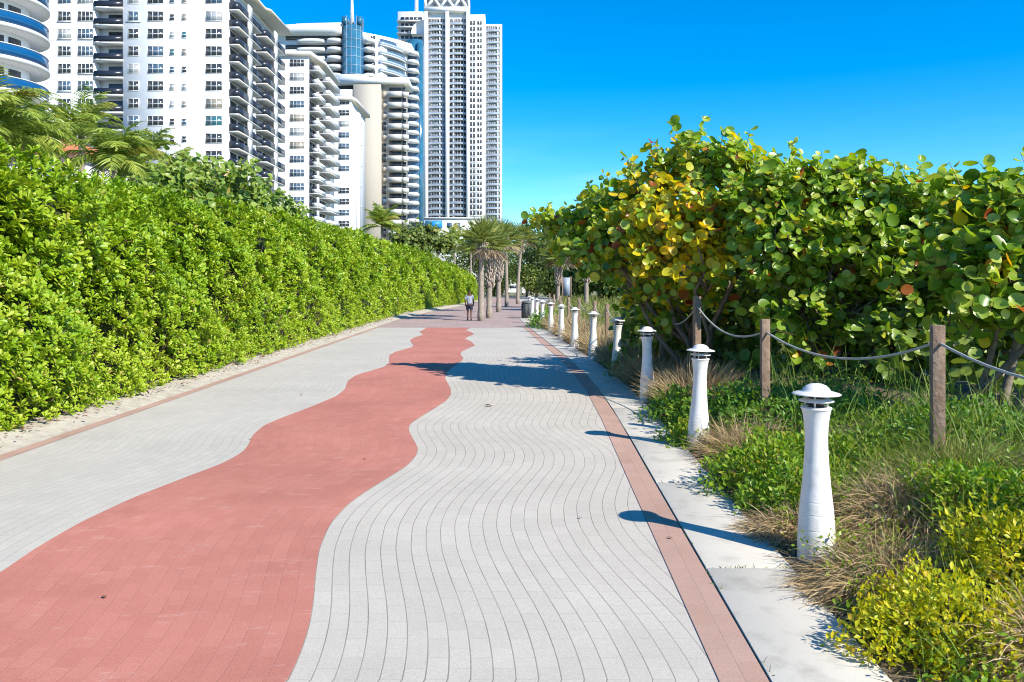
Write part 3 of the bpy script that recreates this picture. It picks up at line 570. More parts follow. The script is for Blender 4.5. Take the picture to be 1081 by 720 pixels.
# ------------------------------------------------------------------ vegetation
def arcs(g, pos, d0, Ln, Wd, droop, r, seg=4):
    """grass blades: strips that start along d0 and bend down"""
    N = len(pos); d0 = nrm(d0); Ln = np.broadcast_to(Ln,(N,)); Wd = np.broadcast_to(Wd,(N,)); droop = np.broadcast_to(droop,(N,))
    side = nrm(np.cross(d0, rdir(N)))
    pts = []; p = pos.copy(); dd = d0.copy()
    for i in range(seg+1):
        pts.append(p.copy())
        p = p + dd*(Ln/seg)[:,None]; dd = dd.copy(); dd[:,2] -= droop/seg; dd = nrm(dd)
    V = np.zeros((N, 2*seg+1, 3))
    for i in range(seg):
        w = Wd*(1-(i/seg)**2*.75)/2
        V[:,2*i] = pts[i]-side*w[:,None]; V[:,2*i+1] = pts[i]+side*w[:,None]
    V[:,2*seg] = pts[seg]
    g.addb(V, [(2*i,2*i+1,2*i+3,2*i+2) for i in range(seg-1)]+[(2*seg-2,2*seg-1,2*seg)], np.clip(r,0,1))

# -- the long clipped hedge
HPY = np.array([-2, 45, 52, 60, 68, 75, 90, 100]); HPX = np.array([-6.30,-6.42,-6.35,-5.9,-5.0,-4.3,-3.2,-2.8])
def hedge_top(y): return np.interp(y, [0,9,14,20,28,36,50,66,85,100], [3.75,3.75,3.55,3.7,4.1,4.25,4.35,4.2,3.3,3.0])
def hedge_pts(y, q, inset=0.0):
    """q 0..1 climbs the face, 1..2 crosses the top to the back"""
    x0 = np.interp(y, HPY, HPX); ht = hedge_top(y) + .16*np.sin(y*1.7)+.12*np.sin(y*3.9+1)
    rad = .9
    face = np.clip(q,0,1); top = np.clip(q-1,0,1)
    ang = np.clip((face-.72)/.28,0,1)*math.pi/2
    z = np.where(face<.72, .12+(ht-rad-.12)*face/.72, ht-rad+rad*np.sin(ang))
    xb = -.55*np.clip(face/.72,0,1)**1.0 - rad*(1-np.cos(ang)) - top*2.0
    zz = z + .28*np.sin(top*3.0)
    bul = .20*np.sin(y*1.1+z*1.9)+.16*np.sin(y*2.3-z*1.3+1.7)+.10*np.sin(y*4.7+z*3.1)
    nx = np.where(top>0, .1, np.cos(ang)*.97); nz = np.where(top>0, 1.0, np.sin(ang)+.15)
    n = nrm(np.stack([nx, np.zeros_like(nx), nz], -1))
    p = np.stack([x0+xb, y, zz], -1) + n*(bul*np.clip(face*4,.25,1)-inset)[...,None]
    return p, n
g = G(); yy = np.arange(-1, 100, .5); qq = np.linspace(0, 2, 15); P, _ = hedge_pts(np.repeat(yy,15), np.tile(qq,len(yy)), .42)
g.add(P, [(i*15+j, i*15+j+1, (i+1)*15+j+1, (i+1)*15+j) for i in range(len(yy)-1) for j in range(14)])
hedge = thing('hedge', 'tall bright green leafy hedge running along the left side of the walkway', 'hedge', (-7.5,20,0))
g.build('inner_shade_sheet', M['hedge_core'], hedge, smooth=True)  # solid dark sheet behind the leaves, standing for the shaded inside
g = G(); tw = G()
def hedge_zone(ya, yb, n, ln, nl, tpl, inner):
    y = rng.uniform(ya, yb, n); q = rng.choice(2, n, p=[.78,.22])+rng.uniform(0,1,n)
    dpt = np.where(rng.uniform(size=n) < inner, rng.uniform(.12,.42,n), rng.uniform(-.10,.10,n))
    p, nn = hedge_pts(y, q, dpt)
    ax = nrm(nn*.62+np.array([0.05,-.12,.62])+rng.normal(0,.32,(n,3)))
    a = nrm(np.cross(ax, rdir(n))); b = np.cross(ax, a)
    low = np.clip(1-p[:,2]/2.4, 0, 1)
    patch = .5+.5*np.sin(y*.9+np.sin(p[:,2]*2.1)*1.5)*np.cos(p[:,2]*1.4+y*.37)
    base = .60+.20*(patch-.5)+.12*low+rng.normal(0,.13,n)
    L_ = ln*np.where(q>.6,1.08,1)*(1-.33*low)*rng.uniform(.75,1.2,n)
    for k in range(nl):
        th = 2.399*k+rng.uniform(0,6.3,n)*.15; t = k/nl
        sp = .50+.95*t+rng.normal(0,.16,n)
        rad = a*np.cos(th)[:,None]+b*np.sin(th)[:,None]
        d = ax*np.cos(sp)[:,None]+rad*np.sin(sp)[:,None]; nm = ax*np.sin(sp)[:,None]-rad*np.cos(sp)[:,None]+rng.normal(0,.15,(n,3))
        keep = rng.uniform(size=n) > .08
        r = base+.12*(1-t)+rng.normal(0,.09,n); r = np.where(rng.uniform(size=n)<.02+.05*low, rng.uniform(.88,1,n), np.minimum(r,.9))
        place(g, tpl, (p-ax*(.05*t))[keep], d[keep], nm[keep], (L_*rng.uniform(.8,1.1,n))[keep], (L_*.46)[keep], r[keep])
hedge_zone(5.5, 12, 5200, .128, 10, T_PAD, .4)
hedge_zone(12, 22, 6200, .13, 9, T_PAD, .35)
hedge_zone(22, 40, 6500, .16, 8, T_DIA, .3)
hedge_zone(40, 98, 8500, .23, 7, T_DIA, .2)
g.build('foliage', M['hedge'], hedge)
for i in range(700):
    y = rng.uniform(6, 30); q = rng.uniform(0,.8); p, nn = hedge_pts(np.array([y]), np.array([q]), .05); p0, _ = hedge_pts(np.array([y+rng.normal(0,.2)]), np.array([max(0,q-.15)]), .4)
    tw.tube([p0[0], (p[0]+p0[0])/2+rng.normal(0,.03,3), p[0]], [.012,.009,.005], 4)
tw.build('twigs', M['twig'], hedge)
# fallen leaf litter on the verge
g = G(); n = 900; y = rng.uniform(6, 45, n); x = -5.95-np.abs(rng.normal(0,.55,n)); p = np.stack([x,y,np.full(n,.11)+rng.uniform(0,.02,n)],1)
place(g, T_DIA, p, np.stack([rng.normal(size=n),rng.normal(size=n),rng.normal(0,.15,n)],1), np.tile([0,0,1.],(n,1))+rng.normal(0,.25,(n,3)), rng.uniform(.04,.1,n), rng.uniform(.02,.05,n), rng.uniform(0,1,n))
o_ = g.build('leaf_litter', M['dead_leaf']); tag(o_, 'dry brown leaves scattered along the foot of the hedge', 'leaf litter', kind='stuff')

# -- sea grape trees: lobes of twigs with round leaves
def grape(name, label, lobes, base, ntw, leaf, m, cat='tree', yellow=None, nl=8, group=None, tpl=T_RND, limbs=True):
    t = thing(name, label, cat, base, group); b0 = np.array(base, float)
    g = G(); tw = G()
    cen = np.mean([l[0] for l in lobes], 0)
    if limbs:
        br = G()
        for (c, r) in lobes:
            c = np.array(c); s0 = b0+rng.normal(0,.25,3)*np.array([1,1,0])
            if r < .5:
                q = min((l for l in lobes if l[1] > r+.04), key=lambda l: np.linalg.norm(np.array(l[0])-c), default=None)
                if q is not None: br.tube([q[0], (np.array(q[0])+c)/2+rng.normal(0,.05,3), c], [.022,.016,.010], 5); continue
            mid = s0*.45+c*.55+np.array([0,0,-.25])+rng.normal(0,.15,3)
            br.tube([s0, s0*.75+mid*.25+rng.normal(0,.08,3), mid, c*.8+mid*.2+rng.normal(0,.08,3), c], np.array([.075,.06,.045,.03,.018])*min(1.3,.6+r*.6), 6)
            for k in range(5):
                e_ = c+rdir(1)[0]*r*.9; br.tube([mid*.3+c*.7, (c+e_)/2+rng.normal(0,.05,3), e_], [.022,.015,.008], 5)
        br.build('limbs', M['bark'], t, smooth=True)
    for (c, r) in lobes:
        c = np.array(c); n = int(ntw*r*r*(.38 if c[2] < 2.3 and limbs and m is M['grape'] else 1))
        u = rdir(n); u[:,2] = np.where(u[:,2] < -.45, -u[:,2], u[:,2])
        out = nrm(c-cen+1e-3)
        e = c+u*(r*np.where(rng.uniform(size=n)<.22, rng.uniform(1.1,1.6,n), rng.uniform(.5,1.12,n)))[:,None]*np.array([1,1,.9])
        s0 = c+u*(r*.25)[:,None] if np.ndim(r) else c+u*r*.25
        d = nrm(nrm(e-s0)+np.array([0,0,.28])+rng.normal(0,.3,(n,3)))
        ln = rng.uniform(.3,.55,n)*leaf/.17
        st_ = e-d*(ln*.6)[:,None]
        V = np.zeros((n,6,3)); aa = nrm(np.cross(d, rdir(n))); bb = np.cross(d,aa); tip = st_+d*ln[:,None]; rr = .006*leaf/.17
        for k in range(3):
            v_ = aa*math.cos(k*2.094)+bb*math.sin(k*2.094); V[:,k] = st_+v_*rr*1.3; V[:,3+k] = tip+v_*rr*.6
        tw.addb(V, [(0,1,4,3),(1,2,5,4),(2,0,3,5)], np.full(n,.5))
        by = np.zeros(n) if yellow is None else yellow(e)
        tone = .56+.08*np.clip((e[:,2]-c[2])/r,-1,1)+rng.normal(0,.13,n)  # tone rises from each lobe's underside to its top, plus random spread
        for k in range(nl):
            f = (k+.5)/nl; p = st_+d*(ln*f)[:,None]
            th = k*math.pi+rng.normal(0,.7,n)+k*.6
            rad = aa*np.cos(th)[:,None]+bb*np.sin(th)[:,None]
            ld = nrm(rad+d*.45+np.array([0,0,.05])+rng.normal(0,.22,(n,3)))
            nm = nrm(d*.30+u*.35+SUN*.9+np.array([0,0,.12])+rng.normal(0,.56,(n,3)))
            L_ = leaf*rng.uniform(.5,1.2,n)
            r_ = np.minimum(tone+rng.normal(0,.12,n), .73)
            roll = rng.uniform(size=n); r_ = np.where(roll < by, rng.uniform(.76,.93,n), r_)
            roll2 = rng.uniform(size=n); r_ = np.where(roll2 < .022, rng.uniform(.93,1,n), r_)
            sel = rng.uniform(size=n) < .5
            t2 = T_RN2 if tpl is T_RND else tpl
            for q_, tt_ in ((sel, tpl), (~sel, t2)): place(g, tt_, (p+ld*.02)[q_], ld[q_], nm[q_], L_[q_], L_[q_], r_[q_])
    g.build('crown', m, t); tw.build('twigs', M['twig'], t)
    return t
def LB(*a, dy=0): return [(P3(px, py+dy*float(np.clip(1-(py-215)/120, 0, 1)), d), r) for px,py,d,r in a]
def yel(e):
    px = CX+F*e[:,0]/e[:,1]; py = CY-F*(e[:,2]-H)/e[:,1]
    k = np.exp(-(((px-735)/80)**2+((py-265)/60)**2))*.72+np.exp(-(((px-690)/40)**2+((py-200)/35)**2))*.45+.06
    return k
grape('sea_grape_tree', 'spreading sea grape tree with a patch of yellow leaves arching over the walkway', LB(
    (560,214,16.8,.12),(570,217,16.8,.15),(582,223,16.8,.22),(600,228,16.7,.32),(626,226,16.4,.50),(652,210,16.2,.56),(690,200,15.6,.72),(734,168,15.2,.66),(775,182,14.8,.72),(640,250,15.6,.66),(608,258,16.8,.40),
    (690,245,14.8,.80),(735,235,14.2,.78),(745,278,13.6,.62),(700,290,14.8,.6),(660,285,15.8,.55),(785,240,14.0,.8),(633,276,16.8,.40),(676,318,15.8,.38),(690,352,16.4,.36),(700,335,15.4,.5),(735,320,14.8,.5), dy=17),
    (3.9,15.4,.35), 205, .165, M['grape'], yellow=yel, nl=8, group='sea grapes behind the rope fence')
grape('sea_grape_tree', 'dense green sea grape behind the middle rope posts, right of the yellowed tree', LB(
    (815,205,13.4,.74),(855,203,13.2,.66),(900,203,13.0,.66),(945,214,12.6,.62),(978,235,12.3,.62),(830,265,13.0,.74),(885,262,12.6,.74),(940,272,12.3,.72),(985,285,12.0,.62),
    (845,312,12.7,.55),(905,318,12.4,.52),(960,325,12.0,.5),(815,350,12.8,.46),(860,372,12.6,.6),(1005,258,12.1,.48), dy=15),
    (5.3,13.2,.45), 225, .156, M['grape'], yellow=lambda e: np.full(len(e), .035), nl=8, group='sea grapes behind the rope fence')
grape('sea_grape_tree', 'nearest sea grape with the largest leaves reaching past the right edge of the photo', LB(
    (1024,214,9.4,.33),(1052,222,9.2,.40),(1085,222,9.0,.48),(1030,262,9.1,.46),(1075,268,8.8,.48),(1012,302,9.0,.44),(1052,312,8.7,.5),(1095,310,8.6,.5),(1020,345,9.0,.36),(1070,350,8.8,.4),(1110,262,8.9,.55),(1130,330,8.7,.6), dy=10),
    (5.9,9.5,.5), 270, .156, M['grape'], yellow=lambda e: np.full(len(e), .035), nl=8, group='sea grapes behind the rope fence')
# dim thicket behind and under them
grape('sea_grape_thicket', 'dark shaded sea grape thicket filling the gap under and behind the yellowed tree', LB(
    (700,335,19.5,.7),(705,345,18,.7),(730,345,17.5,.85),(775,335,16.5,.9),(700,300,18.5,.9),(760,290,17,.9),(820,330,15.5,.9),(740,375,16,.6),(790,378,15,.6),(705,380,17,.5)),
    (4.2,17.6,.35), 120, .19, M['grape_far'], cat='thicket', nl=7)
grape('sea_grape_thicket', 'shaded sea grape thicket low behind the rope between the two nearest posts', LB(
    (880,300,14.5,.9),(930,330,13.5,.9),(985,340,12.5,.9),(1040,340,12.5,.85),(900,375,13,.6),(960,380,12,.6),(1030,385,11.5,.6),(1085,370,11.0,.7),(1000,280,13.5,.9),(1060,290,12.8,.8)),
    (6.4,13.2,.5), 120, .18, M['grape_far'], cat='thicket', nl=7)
# sea grape behind the hedge on the left
grape('sea_grape_tree', 'wide sea grape crown rising behind the left hedge before the white slab block', LB(
    (160,222,22.5,.85),(195,208,24,1.0),(235,206,26,1.0),(265,222,28,.95),(200,240,23,.9),(245,242,26,.9),(300,236,31,.85),(150,245,22,.6),(325,248,34,.6)),
    (-9.4,25,.1), 130, .21, M['grape_far'], nl=7, group='shrubs showing above the left hedge')
grape('broadleaf_shrub', 'dark rounded shrub above the far hedge beside the lone coconut palm', LB(
    (428,256,80,1.1),(448,252,82,1.2),(468,262,84,1.0),(440,264,80,1.2)), (-8.6,81,.0), 110, .42, M['tree'], cat='shrub', nl=7, group='shrubs showing above the left hedge', tpl=T_DIA)

# -- palms
def fan_palm(name, label, base, ht, lean, seed, boots=False, cr=1.0, group=None, cat='palm tree', nf=40):
    global rng
    keep = rng; rng = np.random.default_rng(seed)
    t = thing(name, label, cat, base, group); b = np.array(base, float); top = b+np.array([lean[0],lean[1],ht])
    g = G(); k = np.linspace(0,1,12); pts = b+(top-b)*k[:,None]+np.array([lean[0],lean[1],0])*(k*k-k)[:,None]; pts[0,2] -= .12
    rad = .19-.045*k+.02*np.sin(k*25)+.03*np.exp(-k*9); g.tube(pts, rad*.92, 10); g.build('trunk', M['palm_bark'], t, smooth=True)
    g = G()
    lo = .42 if boots else .78
    for i in range(90 if boots else 40):
        kk = rng.uniform(lo,1.0); c = b+(top-b)*kk; th = rng.uniform(0,6.28) if not boots else i*2.399; kk = lo+(1-lo)*(i/90 if boots else rng.uniform()); c = b+(top-b)*kk
        ou = np.array([math.cos(th),math.sin(th),0]); s0 = c+ou*.13; e_ = c+ou*(.33+.06*rng.normal())+np.array([0,0,.34]); g.tube([s0,(s0+e_)/2+ou*.03,e_], [.05,.04,.02], 4)
    g.build('boots', M['boot'], t)
    g = G(); gd = G()
    for i in range(nf):
        el = -.38+1.9*(i/nf)+rng.normal(0,.1); th = i*2.399+rng.normal(0,.2); pl = cr*rng.uniform(.55,.8)
        dead = el < -.26
        u = np.array([math.cos(th)*math.cos(el), math.sin(th)*math.cos(el), math.sin(el)]); hub = top+u*pl+np.array([0,0,-.1*pl])
        gg = gd if dead else g
        gg.tube([top+np.array([0,0,-.05]), top+u*pl*.5, hub], [.022,.018,.012], 4, r=.6)
        sd = nrm(np.cross(u, np.array([0,0,1.]))); up = np.cross(sd, u); ns = 20
        a = np.linspace(-1.6,1.6,ns)+rng.normal(0,.05,ns); L_ = cr*(.82+.18*np.cos(a))*rng.uniform(.75,1.0)
        d = u*np.cos(a)[:,None]+sd*np.sin(a)[:,None]+up*(.10*np.abs(np.sin(a))[:,None])+rng.normal(0,.05,(ns,3))
        tone = .38-.08*math.sin(el)+rng.normal(0,.12); r = np.full(ns, tone)+rng.normal(0,.1,ns)
        if rng.uniform() < .10: r += .35
        arcs(gg, np.tile(hub,(ns,1)), d, L_, .052*cr, (1.3 if dead else .28)*rng.uniform(.5,1.3,ns), rng.uniform(0,1,ns) if dead else r, 4)
    g.build('crown', M['palm'], t); gd.build('dead_fronds', M['dead_frond'], t); rng = keep; return t
pg = 'cabbage palms standing in the walkway'
for px, py, d, ht, ln, bt, sd, lab in [
    (507.7,338.8,43.3,4.15,(.05,0),False,1,'nearest cabbage palm in the walkway, smooth grey trunk beside the walking person'),
    (516.3,336,46.7,4.15,(.12,.2),True,2,'cabbage palm with a stubby booted trunk just behind the nearest palm'),
    (526.3,329.3,57,5.1,(.1,0),True,3,'cabbage palm with criss-cross booted upper trunk, third along the walkway'),
    (534.9,323.5,71.6,5.9,(-.1,0),False,4,'darker slender cabbage palm, fourth along the walkway'),
    (546.5,321,80,6.5,(.5,.3),False,5,'leaning pale trunked cabbage palm farthest along the walkway')]:
    fan_palm('cabbage_palm', lab, (gx(px,d),d,.0), ht, ln, sd, bt, {1:1.12,2:1.05,3:1.22,4:1.3,5:1.3}[sd], pg)
fan_palm('cabbage_palm', 'cabbage palm in the dune grass beside the grey blue sign panel', (gx(589,66),66,.2), 3.9, (.1,0), 6, True, 1.3, 'cabbage palms in the dune grass')
fan_palm('cabbage_palm', 'cabbage palm in the dune grass seen under the tip of the yellowed sea grape', (gx(619,58),58,.25), 4.3, (.0,0), 7, True, 1.3, 'cabbage palms in the dune grass')

def coco_palm(label, base, ht, seed, fl=2.3, nf=16, lean=(0,0), drop=1.0, group='feather palms behind the hedge', name='feather_palm'):
    global rng
    keep = rng; rng = np.random.default_rng(seed)
    t = thing(name, label, 'palm tree', base, group); b = np.array(base, float); top = b+np.array([lean[0],lean[1],ht])
    g = G(); k = np.linspace(0,1,10); g.tube(b+(top-b)*k[:,None]-np.array([0,0,.1])*(1-k)[:,None], (.15-.05*k), 8); g.build('trunk', M['palm_bark'], t, smooth=True)
    g = G()
    for i in range(nf):
        el = rng.uniform(.15,1.45); th = i*2.399+rng.normal(0,.25); L_ = fl*rng.uniform(.8,1.1)
        u = np.array([math.cos(th)*math.cos(el), math.sin(th)*math.cos(el), math.sin(el)]); n = 16; pts = [top.copy()]; dd = u.copy()
        for j in range(n): pts.append(pts[-1]+dd*L_/n); dd = dd+np.array([0,0,-.105*drop*(.6+j/n)]); dd /= np.linalg.norm(dd)
        pts = np.array(pts); tn = rng.normal(.48,.13)+(.35 if rng.uniform()<.12 else 0)
        g.tube(pts, np.linspace(.022,.006,n+1), 4, r=.8)
        m = 46; f = np.linspace(.12,.99,m); px_ = np.stack([np.interp(f*n, np.arange(n+1), pts[:,c]) for c in range(3)],1); tg = nrm(np.stack([np.gradient(px_[:,c]) for c in range(3)],1))
        sd = nrm(np.cross(tg, np.array([0,0,1.])))
        for s_ in (-1,1):
            d = sd*s_*.8+tg*.55+np.array([0,0,-.1])+rng.normal(0,.10,(m,3)); ll = fl*.27*np.sin(np.clip(f*1.0+.12,0,1)*math.pi)**.6*rng.uniform(.85,1.1,m)+.05
            arcs(g, px_, d, ll, (.034 if fl<2.6 else .05)*fl/2, .7, np.full(m,tn)+rng.normal(0,.09,m), 3)
    g.build('crown', M['coconut'], t); rng = keep; return t
for i, (px, py, d, fl, lab) in enumerate([
    (-8,140,24,2.5,'feather palm at the left edge with fronds crossing the round tower'),
    (28,150,27,2.2,'feather palm in front of the tiled house, next to the left edge'),
    (86,142,30,2.1,'upright dark feather palm beneath the white block, right of the tiled house'),
    (120,172,26,2.1,'drooping feather palm low behind the hedge, just right of the upright dark palm'),
    (150,176,29,2.0,'feather palm low against the left end of the hedge sea grape'),
    (186,180,33,1.6,'small feather palm poking above the hedge sea grape crown')]):
    X, Z = gx(px,d), gz(py,d); coco_palm(lab, (X,d,0), Z, 40+i, fl, 30, drop=1.25)
coco_palm('lone coconut palm with yellowing lower fronds above the hedge before the beige block', (gx(403,74),74,0), gz(240,74), 60, 2.7, 22, name='coconut_palm')
for i, (px, py, d, lab) in enumerate([(462,258,98,'far feather palm above the hedge beneath the tall tower, left one of three'),(480,256,104,'far feather palm above the hedge beneath the tall tower, middle one of three'),(497,262,95,'far feather palm above the hedge beneath the tall tower, right one of three')]):
    coco_palm(lab, (gx(px,d),d,0), gz(py,d), 70+i, 3.2, 16)

# -- trees closing the view
def leafy_tree(label, c, r, seed, base_z=0.0, sub='tree'):
    global rng
    keep = rng; rng = np.random.default_rng(seed)
    c = np.array(c, float); t = thing('shade_tree', label, 'tree', (c[0],c[1],base_z), 'trees closing the far end of the walkway')
    g = G(); g.tube([(c[0],c[1],base_z-.1),(c[0]+.1,c[1],c[2]*.5),(c[0],c[1],c[2])], [.22,.17,.08], 7)
    lob = [c+rdir(1)[0]*r*np.array([.75,.6,.5]) for _ in range(9)]
    for l in lob: g.tube([(c[0],c[1],c[2]*.55),(l+c)/2+np.array([0,0,-.2]),l], [.09,.06,.03], 5)
    g.build('trunk', M['bark'], t, smooth=True)
    g = G()
    for l in lob:
        n = 420; u = rdir(n); p = l+u*(r*.55*rng.uniform(.5,1.1,n))[:,None]; tn = rng.normal(.45,.12)
        place(g, T_DIA, p, rdir(n)+u*.5, nrm(u+np.array([0,0,.6])+rng.normal(0,.5,(n,3))), rng.uniform(.3,.55,n), rng.uniform(.18,.32,n), tn+rng.normal(0,.18,n))
    g.build('crown', M['tree'], t); rng = keep
for i, (px, py, d, r, lab) in enumerate([
    (556,270,125,4.6,'dark green tree closing the far view just right of the last walkway palm'),
    (576,262,135,5.6,'far rounded tree between the last walkway palm and the sign panel'),
    (604,262,120,5.2,'far tree standing behind the grey blue sign panel'),
    (632,268,105,4.6,'far olive tree behind the dune grass under the yellowed sea grape'),
    (530,276,150,5.0,'far tree seen between the walkway palm trunks'),
    (506,276,118,4.4,'far tree behind the end of the hedge and the nearest walkway palm'),
    (655,278,88,3.6,'yellowish far tree at the right behind the dune grass, half hidden by the sea grape')]):
    leafy_tree(lab, (gx(px,d),d,gz(py,d)), r, 90+i)

for i, (px, py, d, r, lab) in enumerate([
    (566,296,118,2.3,'low far bush at the end of the walkway, right of the white vans'),
    (586,298,105,2.0,'low far bush behind the far bollards and the dune palm'),
    (608,298,92,2.0,'low far bush just right of the sign panel'),
    (632,296,80,2.0,'low far bush behind the pale rope posts'),
    (655,297,70,1.9,'low far bush nearest the dark thicket, behind the dune grass'),
    (521,298,140,2.4,'low far bush between the palm trunks at the far end'),
    (545,292,190,3.0,'farthest bush closing the view behind the two vans')]):
    leafy_tree(lab, (gx(px,d),d,gz(py,d)), r, 190+i)

# -- low planting on the dune
def low_shrub(label, c, rad, n, leaf, m, name='low_shrub', group='low leafy shrubs on the dune', tpl=T_DIA, stems=30):
    x, y = c; z = float(HB(x,y))-.03; t = thing(name, label, 'shrub', (x,y,z), group)
    rad = np.array(rad); u = rdir(n); u[:,2] = np.abs(u[:,2])
    lump = 1+.16*np.sin(u[:,0]*5+x*3)+.14*np.sin(u[:,1]*7+y*5)+.10*np.sin(u[:,0]*11-u[:,1]*9)
    k = rng.uniform(.45,1.08,n)**.7*lump
    p = np.array([x,y,z])+u*rad*k[:,None]
    p[:,2] = np.maximum(p[:,2], HB(p[:,0],p[:,1])+.015)
    nm = nrm(u*.6+np.array([0,0,.7])+rng.normal(0,.45,(n,3))); d = nrm(rdir(n)+u*.7+np.array([0,0,.35]))
    L_ = leaf*rng.uniform(.6,1.3,n); g = G(); tone = .64+.14*np.sin(p[:,0]*6)*np.cos(p[:,1]*5)+rng.normal(0,.2,n)
    place(g, tpl, p, d, nm, L_, L_*.5, tone); g.build('foliage', m, t)
    g = G()
    for i in range(stems):
        v = rdir(1)[0]; v[2] = abs(v[2]); e = np.array([x,y,z])+v*rad*.95; g.tube([np.array([x,y,z])+v*rad*.1*np.array([1,1,0]), np.array([x,y,z])+v*rad*.5+np.array([0,0,.03]), e], [.006,.005,.003], 4)
    g.build('stems', M['twig'], t); return t
low_shrub('bright green leafy shrub between the two nearest bollards', (2.62,7.5), (.62,1.15,.42), 5200, .062, M['shrub'])
low_shrub('green leafy patch behind the nearest bollard, below the second rope post', (3.35,8.0), (.85,.8,.28), 4200, .06, M['shrub'])
low_shrub('rounded green shrub right of the dry grass, below the nearest rope post', (3.42,5.75), (.42,.45,.36), 3000, .052, M['shrub'])
low_shrub('yellow green mound of small leaves in the lower right corner', (2.42,4.35), (.50,.50,.34), 5200, .042, M['shrub_yellow'])
low_shrub('olive green shrub at the right edge beside the yellow green mound', (3.15,4.85), (.45,.45,.34), 3200, .045, M['shrub_yellow'])
low_shrub('lush green shrub at the right edge, behind the olive green one', (3.75,5.2), (.45,.6,.32), 2600, .05, M['shrub'])
low_shrub('dark green low shrub between the second and third bollards', (2.75,11.6), (.62,1.7,.36), 4200, .07, M['shrub_dark'])
low_shrub('small lime green shrub at the kerb just beyond the second bollard', (2.35,10.0), (.32,.55,.30), 1700, .06, M['shrub'])
low_shrub('dark green spread of leaves at the foot of the second rope post', (3.75,10.2), (1.15,1.2,.34), 4600, .07, M['shrub_dark'])
low_shrub('dark green spread of leaves at the foot of the nearest rope post', (4.7,8.0), (.95,.9,.30), 3200, .065, M['shrub_dark'])
low_shrub('small green shrub beside the bin and the far bollards', (gx(575,38),37.0), (.7,2.2,.75), 1500, .14, M['shrub_dark'])
low_shrub('small vine climbing the shaded fourth bollard', (2.62,17.3), (.35,.4,.55), 900, .075, M['shrub_dark'])

def tussock(label, c, rad, n, ln, m, w=.007, lean=(0,0), up=.55, droop=1.5, name='dry_grass_clump', cat='grass clump', group='dry straw clumps on the dune'):
    x, y = c; z = float(HB(x,y)); g = G(); k = np.sqrt(rng.uniform(size=n)); th = rng.uniform(0,6.283,n)
    ou = np.stack([np.cos(th),np.sin(th),np.zeros(n)],1); p = np.array([x,y,0])+ou*(np.array(rad)*1.0)*k[:,None]; p[:,2] = HB(p[:,0],p[:,1])+rng.uniform(0,rad[2],n)*(1-k**2)
    d = ou*k[:,None]*1.0+np.array([lean[0],lean[1],up])+rng.normal(0,.33,(n,3))
    arcs(g, p, d, ln*rng.uniform(.5,1.2,n), w*rng.uniform(.6,1.3,n), droop*rng.uniform(.5,1.4,n), rng.normal(.5,.24,n), 5)
    me = g.mesh(name, m, org=(x,y,z)); o = bpy.data.objects.new(name, me); COL.objects.link(o); o.location = (x,y,z); return tag(o, label, cat, group)
tussock('dry straw clump spilling over the kerb at the foot of the nearest bollard', (2.42,5.15), (.42,.40,.16), 4200, .30, M['straw'], .006, (-.45,-.25), .25, 1.6)
tussock('dry straw clump right behind the nearest bollard, uphill', (2.95,6.1), (.50,.55,.20), 5200, .34, M['straw'], .006, (-.3,-.2), .35, 1.6)
tussock('dry straw clump at the kerb left of the nearest bollard', (2.22,6.35), (.26,.30,.12), 2000, .24, M['straw'], .006, (-.4,-.1), .25, 1.6)
tussock('dry straw clump in the very lower right corner of the photo', (2.72,3.95), (.22,.22,.16), 1500, .34, M['straw'], .006, (-.2,-.3), .4, 1.6)
tussock('straw clump mixed with green blades under the nearest rope post', (3.75,6.7), (.5,.4,.1), 2000, .36, M['field'], .007, (-.1,-.1), .7, 1.0)
tussock('tan grass clump just behind the second bollard', (2.75,9.1), (.35,.5,.10), 1500, .42, M['straw'], .007, (-.2,0), .9, .9)
tussock('tall tan grass clump between the second and third bollards, against the thicket', (3.1,13.2), (.5,.8,.1), 1700, .62, M['straw'], .009, (0,0), 1.2, .8)
tussock('tan grass clump between the third and fourth bollards', (2.95,16.2), (.45,.9,.1), 1500, .6, M['straw'], .010, (0,0), 1.1, .9)
for i, y in enumerate((19.5,23.2,27.2,31.0,35.0)):
    tussock(['rusty dry grass clump behind the fourth bollard','rusty dry grass clump behind the fifth bollard','rusty dry grass clump behind the sixth bollard','rusty dry grass clump behind the seventh bollard','rusty dry grass clump behind the eighth bollard'][i],
        (CB(y)+1.2, y), (.4,1.6,.15), 1500, .7, M['straw'], .014, (0,0), 1.1, .9)

# grass, creepers and litter nobody could count
g = G(); n = 5200; y = rng.uniform(3.4,15,n); x = CB(y)+.75+np.abs(rng.normal(0,1.9,n)); k = (x-CB(y)) < 5.5
x, y = x[k], y[k]; cl = np.sin(x*3.1+y*1.7)+np.sin(x*1.3-y*2.9); k = cl > -.1; x, y = x[k], y[k]; n = len(x)
p = np.stack([x,y,HB(x,y)],1); arcs(g, p, rng.normal(0,.42,(n,3))+np.array([0,0,1.]), rng.uniform(.16,.42,n), rng.uniform(.005,.010,n), rng.uniform(.4,1.6,n), rng.normal(.48,.2,n), 4)
n = 1700; y = rng.uniform(3.9,8.6,n); x = rng.uniform(2.25,5.2,n); p = np.stack([x,y,HB(x,y)],1)
arcs(g, p, rng.normal(0,.40,(n,3))+np.array([-.1,-.1,1.]), rng.uniform(.22,.55,n), rng.uniform(.005,.009,n), rng.uniform(.5,1.6,n), rng.normal(.66,.17,n), 5)
n = 620; y = rng.uniform(5.8,12,n); x = rng.uniform(3.0,6.2,n); p = np.stack([x,y,HB(x,y)],1)
